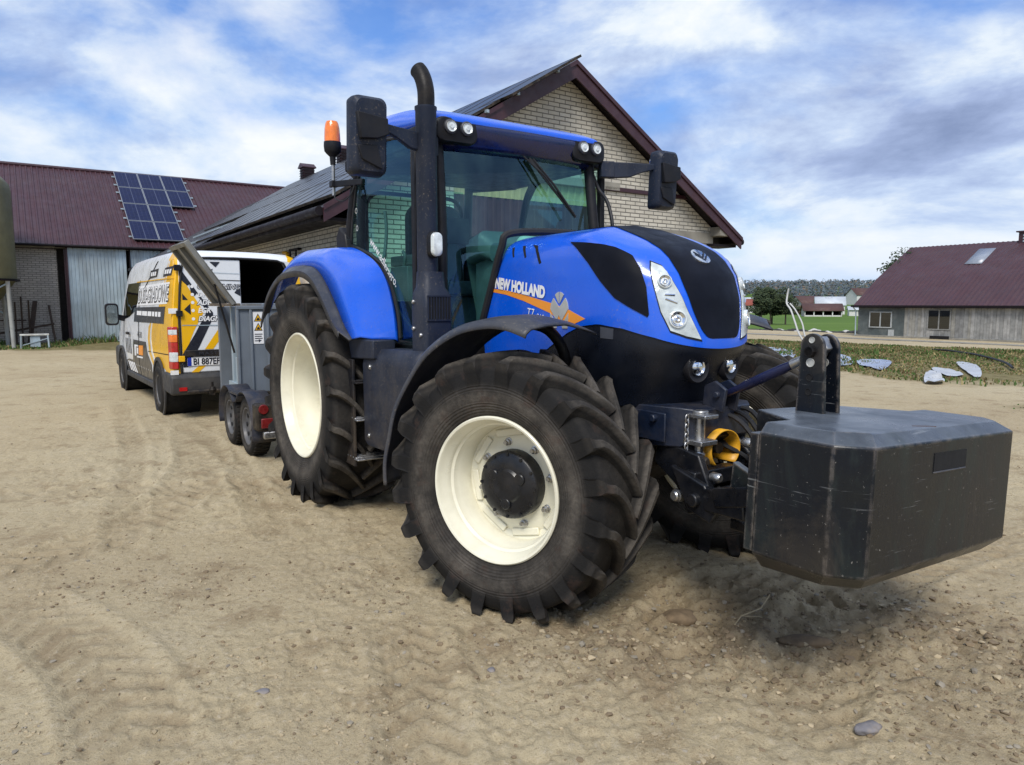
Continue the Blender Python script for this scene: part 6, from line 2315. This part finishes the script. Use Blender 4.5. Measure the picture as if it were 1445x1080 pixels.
# wiper
wp = MB()
wp.tube([(1.60, .05, 2.60), (1.64, .21, 2.43), (1.65, .39, 2.23)], .008, n=6)
wp.bar((1.60, .02, 2.60), (1.645, .40, 2.22), .010, .018)
wp.tube([(1.60, -.03, 2.61), (1.65, .12, 2.48), (1.65, .22, 2.38)], .006, n=6)
wp.build('wiper', M['rubber'], tractor)
# beacon on its post at the rear right of the cab
bc = MB()
bc.bar((.62, -.80, 2.50), (.30, -.91, 2.515), .035, .045)
bc.box(.27, .335, -.935, -.885, 2.49, 2.54)
bco = bc.build('beacon_bracket', M['black_plastic'], tractor, bevel=.005)
MB().tube([(.30, -.91, 2.43), (.30, -.91, 2.70)], .014, n=12).build('beacon_post', M['steel'], bco)
MB().lathe([(.0, 2.66), (.02, 2.66), (.024, 2.72), (.05, 2.745), (.062, 2.76), (.066, 2.80), (.064, 2.83), (0, 2.83)], (.30, -.91, 0), 'z', n=32).build('beacon_base', M['black_plastic'], bco)
MB().lathe([(.060, 2.828), (.060, 2.86), (.058, 2.90), (.056, 2.93), (.050, 2.965), (.042, 2.982), (.02, 2.988), (0, 2.989)], (.30, -.91, 0), 'z', n=32).build('beacon_lens', M['amber'], bco)
MB().tube(spline([(.32, -.91, 2.44), (.36, -.92, 2.40), (.46, -.90, 2.37), (.53, -.86, 2.42), (.55, -.83, 2.52)], 4), .005, n=6).build('beacon_cable', M['rubber'], bco)
# mirrors
for sg in (-1, 1):
    yc, zt, zb_ = (-1.225, 2.79, 2.345) if sg < 0 else (1.222, 2.765, 2.325)
    m_ = MB()
    hw_, hh = .112, (zt - zb_) / 2
    zc = (zt + zb_) / 2
    rings = []
    for x, s_, r_ in ((1.66, .96, .03), (1.70, 1.0, .04), (1.74, .97, .045), (1.765, .80, .05)):
        rings.append([Vector((x + (z - zc) * .06, y, z)) for y, z in round_rect(hw_ * 2 * s_, hh * 2 * (1 - (1 - s_) * .5), r_, 5, yc, zc)])
    m_.loft(rings)
    mo = m_.build('mirror', M['navy_plastic'], tractor, angle=40)
    k_ = MB()
    k_.prism([(yc - .095, zc + .12), (yc + .095, zc + .10), (yc + .10, zc + .01), (yc + .03, zc - .02), (yc - .075, zc - .03)], 'x', 1.765, 1.80)
    k_.prism([(yc - .085, zc - .06), (yc + .04, zc - .05), (yc + .07, zc - .19), (yc - .06, zc - .14)], 'x', 1.760, 1.772)
    k_.build('mirror_back_cover', M['black_plastic'], mo, bevel=.012)
    a_ = MB()
    a_.bar((1.56, sg * .70, 2.60), (1.60, sg * .80, 2.60), .07, .12)
    a_.loft([[Vector((x - .02, y, z - h)), Vector((x + .02, y, z - h)), Vector((x + .02, y, z + h)), Vector((x - .02, y, z + h))] for x, y, z, h in ((1.60, sg * .76, 2.595, .06), (1.64, sg * .92, 2.605, .055), (1.67, sg * 1.02, 2.625, .035), (1.70, sg * 1.12, 2.64, .022), (1.74, sg * 1.2, 2.645, .022))])
    a_.build('mirror_arm', M['navy_plastic'], mo, bevel=.008)
    MB().prism([(y, z) for y, z in round_rect(.19, .36, .03, 5, yc, zc)], 'x', 1.652, 1.656).build('mirror_glass', M['chrome'], mo)
MB().tube(spline([(1.50, .68, 2.57), (1.53, .72, 2.458), (1.62, .73, 2.35), (1.69, .72, 2.16), (1.70, .70, 1.9)], 5), .014, n=8).build('grab_rail', M['black_plastic'], tractor)
# exhaust
ex = MB()
ex.lathe([(.0, 1.70), (.066, 1.70), (.066, 2.79), (.070, 2.80), (.070, 2.815), (.0, 2.815)], (1.635, -.80, 0), 'z', n=32)
exo = ex.build('exhaust_stack', M['navy_plastic'], tractor)
pp = MB()
pp.tube(spline([(1.64, -.80, 2.80), (1.64, -.80, 2.90), (1.625, -.805, 2.97), (1.60, -.812, 3.02), (1.575, -.82, 3.05)], 6), .050, n=24, caps=False)
pp.build('exhaust_pipe', M['black_metal'], exo, solid=.006)
bx = MB()
bx.loft([rr_ring(1.55, 1.755, .10, .03, 1.27), rr_ring(1.55, 1.755, .10, .03, 1.56), rr_ring(1.555, 1.75, .10, .04, 1.66), rr_ring(1.56, 1.72, .085, .05, 1.70), rr_ring(1.565, 1.71, .078, .05, 1.80)])
bx.v = [(x, y - .785, z) for x, y, z in bx.v]
bo = bx.build('exhaust_cover', M['navy_plastic'], tractor, angle=45)
vg = MB()
vg.box(1.756, 1.759, -.865, -.71, 1.50, 1.64)
vgo = vg.build('vent_grille', M['void'], exo)
v2 = MB()
for k in range(9):
    v2.box(1.754, 1.764, -.868 + .0195 * k, -.862 + .0195 * k, 1.495, 1.645)
v2.box(1.754, 1.764, -.872, -.702, 1.64, 1.65)
v2.box(1.754, 1.764, -.872, -.702, 1.49, 1.50)
v2.build('grille_bars', M['navy_plastic'], exo)
bt = MB()
for x, z in ((1.60, 1.61), (1.60, 1.44), (1.70, 1.40)):
    bt.lathe([(0, -.897), (.011, -.897), (.014, -.893), (.014, -.87)], (x, 0, z), n=12)
bt.build('cover_bolt', M['steel'], exo)
# side light on the stack
s_ = MB()
s_.loft([[Vector((x, y - .80, z)) for y, z in round_rect(.085 * k, .165 * k, .04 * k, 5, 0, 1.965)] for x, k in ((1.70, 1.0), (1.75, 1.0))])
s_.v = [(x, y, z) for x, y, z in s_.v]
so_ = s_.build('side_light', M['black_plastic'], exo, bevel=.008)
MB().loft([[Vector((x, y - .80, z)) for y, z in round_rect(.075 * k, .150 * k, .036 * k, 5, 0, 1.965)] for x, k in ((1.751, 1.0), (1.770, .96), (1.780, .75))]).build('side_light_lens', M['lens'], so_)
# side tank cover, steps
tk = MB()
tk.loft([rr_ring(.93, 1.75, .20, .07, .59), rr_ring(.91, 1.77, .215, .08, .63), rr_ring(.905, 1.77, .215, .08, 1.17), rr_ring(.915, 1.77, .205, .08, 1.24), rr_ring(.95, 1.74, .17, .08, 1.285)])
tk.v = [(x, y - .765, z + .02 * (x - 1)) for x, y, z in tk.v]
tko = tk.build('tank_cover', M['navy_plastic'], tractor, angle=45)
bt = MB()
for x, z in ((1.10, 1.16), (1.06, .67)):
    bt.lathe([(0, -.990), (.012, -.990), (.015, -.985), (.020, -.984), (.020, -.97)], (x, 0, z), n=14)
bt.build('cover_bolt', M['steel'], tko)
stp = MB()
for y in (-1.02, -.78):
    stp.bar((.80, y, 1.20), (.80, y, .42), .02, .20, up=(1, 0, 0))
stp.tube(spline([(.72, -1.03, 1.20), (.67, -1.04, 1.16), (.66, -1.04, .90), (.70, -1.03, .85)], 4), .014, n=8)
sto = stp.build('access_steps', M['black_plastic'], tractor, bevel=.006)
for z in (.48, .77, 1.04):
    t_ = MB()
    t_.box(.70, .96, -1.03, -.77, z - .012, z)
    for k in range(5):
        t_.box(.71 + .05 * k, .73 + .05 * k, -1.032, -.768, z, z + .012)
    t_.build('step_tread', M['steel'] if z < 1 else M['black_plastic'], sto, bevel=.004)

# --- inside the cab
st = MB()
st.loft([rr_ring(.18, .72, .24, .08, 1.66), rr_ring(.16, .74, .26, .09, 1.72), rr_ring(.18, .72, .25, .09, 1.78)])
st.loft([[Vector((x + .02, y, z)) for y, z in []] or [Vector((.16 + dx, y, z)) for y, z in round_rect(.50, .70, .12, 5, 0, 2.08)] for dx in (0, .05, .11)])
st.loft([[Vector((.12 + dx, y, z)) for y, z in round_rect(.28, .20, .07, 5, 0, 2.50)] for dx in (0, .08)])
st.box(.28, .62, -.2, .2, 1.24, 1.66)
st.build('seat', M['seat'], tractor, bevel=.02)
ar = MB()
ar.box(.25, .75, -.42, -.30, 1.90, 1.98)
ar.box(.55, .85, -.56, -.30, 1.62, 1.88)
for k, (x, h) in enumerate(((.66, .14), (.74, .18), (.80, .12), (.58, .10))):
    ar.tube(spline([(x, -.50 + .05 * k, 1.86), (x + .03, -.50 + .05 * k, 1.86 + h * .7), (x - .01, -.50 + .05 * k, 1.86 + h)], 3), .014, n=8)
ar.tube(spline([(.55, -.66, 1.50), (.60, -.68, 1.75), (.66, -.66, 1.95), (.62, -.62, 2.15), (.60, -.62, 2.30)], 4), .014, n=8)
ar.build('armrest_console', M['interior'], tractor, bevel=.015)
sw = MB()
ring = [(1.02 + .195 * cos(t) * .87, .195 * sin(t), 2.02 - .195 * cos(t) * .45) for t in [i * pi / 16 for i in range(33)]]
sw.tube(ring + [ring[1]], .017, n=8)
for t in (.3, 2.4, 4.4):
    sw.tube([(1.02, 0, 2.0), (1.02 + .19 * cos(t) * .87, .19 * sin(t), 2.02 - .19 * cos(t) * .45)], .013, n=8)
swo = sw.build('steering_wheel', M['black_plastic'], tractor)
dsh = MB()
dsh.loft([[Vector((1.12, y, z)) for y, z in round_rect(.20, .3, .06, 4, 0, 1.50)], [Vector((1.10, y, z)) for y, z in round_rect(.40, .20, .06, 4, 0, 1.98)], [Vector((1.32, y, z)) for y, z in round_rect(.46, .20, .06, 4, 0, 2.02)], [Vector((1.40, y, z)) for y, z in round_rect(.36, .14, .05, 4, 0, 1.96)]])
dsh.box(1.16, 1.40, -.15, .15, 1.24, 1.92)
dsh.build('dashboard', M['interior'], tractor, bevel=.02)
mn = MB()
mn.box(1.24, 1.28, -.52, -.28, 2.02, 2.20)
mn.tube([(1.26, -.55, 1.5), (1.26, -.50, 1.9), (1.26, -.42, 2.1)], .014)
mn.build('monitor', M['black_plastic'], tractor, bevel=.01)
tr = MB()
tr.prism([(1.18, 1.45), (1.52, 1.45), (1.54, 1.96), (1.50, 2.06), (1.40, 2.10), (1.30, 2.02), (1.22, 1.8)], 'y', .06, .34)
tr.build('reflection_shape', M['pale_reflection'], tractor, bevel=.04, seg=3)  # added pale shape standing in for a reflection in the windscreen
hl = MB()
hl.box(.2, 1.46, -.66, .66, 2.66, 2.70)
hl.build('headlining', M['interior'], tractor, bevel=.02)
# ------------------------------------------------------------------ ballast block on the front linkage
wt = farm_thing('ballast_block', 'scratched black steel ballast block carried on the front of the tractor', 'ballast', 0, -.015)
wt.rotation_euler = (radians(-2.6), 0, FYAW)
wt.rotation_euler = (Matrix.Rotation(FYAW, 3, 'Z') @ Matrix.Rotation(radians(-2.6), 3, 'X')).to_euler()


def scratched(name):
    m, nt, b = new_mat(name)
    v = coords(nt)
    c = ramp(nt, noise_tex(nt, v, 2.2, 6, .6), [(.3, (.004, .006, .012)), (.55, (.006, .008, .012)), (.75, (.012, .013, .012))])
    # rubbed grey-green patches
    st = noise_tex(nt, coords(nt, (1, 1, .35)), 4.5, 9, .68, .6)
    c = mix(nt, ramp(nt, st, [(.50, 0), (.70, .5)]), c, (.030, .044, .038))
    c = mix(nt, ramp(nt, noise_tex(nt, coords(nt, (1, 1, .6)), 2.1, 9, .7, 1.0), [(.56, 0), (.72, .40)]), c, (.085, .070, .052))
    # scratches: thin stretched noise in two directions
    for ang, sc_, th in ((radians(8), (1.0, 1.0, 26), .665), (radians(-62), (1.2, 1.2, 34), .68)):
        tc = nt.nodes.new('ShaderNodeTexCoord')
        mp = nt.nodes.new('ShaderNodeMapping')
        mp.inputs['Rotation'].default_value = (ang, ang * .8, 0)
        mp.inputs['Scale'].default_value = sc_
        nt.links.new(tc.outputs['Object'], mp.inputs[0])
        s = noise_tex(nt, mp.outputs[0], 4.0, 4, .6, .4)
        gate = ramp(nt, noise_tex(nt, v, 3.0, 3), [(.52, 0), (.66, 1)])
        c = mix(nt, mathn(nt, 'MULTIPLY', ramp(nt, s, [(th - .02, 0), (th + .01, .42)]), gate), c, (.30, .31, .31))
    sp = noise_tex(nt, v, 55, 4, .7)
    c = mix(nt, ramp(nt, sp, [(.66, 0), (.71, .6)]), c, (.32, .30, .27))
    # paint rubbed off the edges
    bv_ = nt.nodes.new('ShaderNodeBevel')
    bv_.inputs['Radius'].default_value = .016
    g0 = nt.nodes.new('ShaderNodeNewGeometry')
    dp_ = nt.nodes.new('ShaderNodeVectorMath')
    dp_.operation = 'DOT_PRODUCT'
    nt.links.new(bv_.outputs[0], dp_.inputs[0])
    nt.links.new(g0.outputs['Normal'], dp_.inputs[1])
    wear = ramp(nt, mathn(nt, 'SUBTRACT', 1.0, dp_.outputs['Value']), [(.004, 0.0), (.03, 1.0)])
    wear = mathn(nt, 'MULTIPLY', wear, ramp(nt, noise_tex(nt, v, 14, 6, .7), [(.42, 0.0), (.60, .75)]))
    c = mix(nt, wear, c, (.20, .17, .145))
    # dust on upward faces, with the bluish sheen of the sky painted in
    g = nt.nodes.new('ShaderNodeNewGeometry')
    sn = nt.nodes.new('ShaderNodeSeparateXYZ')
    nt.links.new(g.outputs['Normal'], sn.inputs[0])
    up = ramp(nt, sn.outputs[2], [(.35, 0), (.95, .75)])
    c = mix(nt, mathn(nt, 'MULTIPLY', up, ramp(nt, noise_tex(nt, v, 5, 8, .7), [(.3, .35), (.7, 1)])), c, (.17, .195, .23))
    nt.links.new(c, b.inputs['Base Color'])
    nt.links.new(ramp(nt, st, [(.3, .20), (.7, .45)]), b.inputs['Roughness'])
    b.inputs['Specular IOR Level'].default_value = .28
    nb = bump(nt, st, .12, .01)
    nt.links.new(bump(nt, sp, .15, .003, nb), b.inputs['Normal'])
    return m


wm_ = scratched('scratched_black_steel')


def plan(xf, w, xc, back):
    """outline seen from above, front towards +x"""
    return [(xf, -w), (xc, -w - .10), (back, -w - .10), (back, -.46), (3.74, -.28), (3.74, .28), (back, .46), (back, w + .10), (xc, w + .10), (xf, w)]


T0, T1, B0, B1 = 1.115, 1.072, .600, .535
wb = MB()
rings = []
for z, xf, w, xc, back in ((B1, 4.38, .50, 4.28, 4.04), (B0, 4.44, .553, 4.34, 4.03), (T1, 4.44, .553, 4.34, 4.03), (T0, 4.385, .515, 4.30, 4.03)):
    k = (z - B1) / (T0 - B1)
    pl = plan(xf, w, xc, back)
    if z in (B1, T0):
        pl = [(x, y * (1.0 if abs(y) < .5 else (.955 if x > 4.2 else 1.0))) for x, y in pl]
    rings.append([Vector((x, y, z)) for x, y in pl])
wb.loft(rings)
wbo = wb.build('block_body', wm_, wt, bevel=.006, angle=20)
sl_ = MB()
sl_.box(4.40, 4.4425, -.135, .125, .955, 1.025)
slo = sl_.build('pocket', M['void'], wt)  # flush black box, the recess darkness is given by colour alone
pk = MB()
pk.box(4.36, 4.445, -.135, .125, .946, .954)
pk.build('pocket_lip', M['grey_plastic'], wt, bevel=.003)
hk_ = MB()
hk_.prism([(4.335, -.11), (4.385, -.02), (4.36, -.05)], 'z', 1.113, 1.1165)
hk_.build('chipped_edge', paint('rust_chip', (.10, .05, .03), .9), wt)
for sg in (-1, 1):
    wp_ = MB().prism([(3.985, .60), (4.028, .60), (4.028, 1.07), (3.985, 1.07)], 'y', sg * .56, sg * .648)
    wp_.build('coupling_cheek', wm_, wt, bevel=.005)
    wp_ = MB().prism([(3.62, .60), (3.74, .62), (3.74, .82), (3.64, .86)], 'y', sg * .26, sg * .30)
    wp_.build('coupling_eye', wm_, wt, bevel=.005)


def mast(y0, y1, dx):
    out = [(3.825, 1.10), (3.965, 1.10), (3.945, 1.40)]
    out += [(3.885 + .058 * cos(a), 1.405 + .060 * sin(a)) for a in [radians(d) for d in range(10, 171, 16)]]
    out += [(3.83, 1.40)]
    # plate with drilled holes: outline and holes joined into one face set
    o_ = MB()
    n = len(out)
    o_.prism(out, 'y', y0, y1)
    return o_


for y0, y1 in ((-.125, -.105), (-.015, .005)):
    mo_ = mast(y0, y1, 0).build('mast_plate', wm_, wt, bevel=.003)
    for z, r_ in ((1.435, .012), (1.335, .017), (1.27, .014), (1.205, .013)):
        MB().lathe([(0, y0 - .0015), (r_ * .9, y0 - .0015), (r_, y0 - .004), (r_ * 1.15, y0 - .004), (r_ * 1.15, y0 + .004), (0, y0 + .004)], (3.885, 0, z), n=20).build('mast_hole', M['silver'] if z > 1.3 else M['void'], mo_)
MB().tube([(3.885, -.15, 1.385), (3.885, .03, 1.385)], .019, n=16).build('mast_pin', M['black_metal'], wt)
MB().lathe([(0, -.15), (.022, -.15), (.025, -.145), (.025, -.125), (0, -.125)], (3.885, 0, 1.385), n=8).build('pin_head', M['black_metal'], wt)
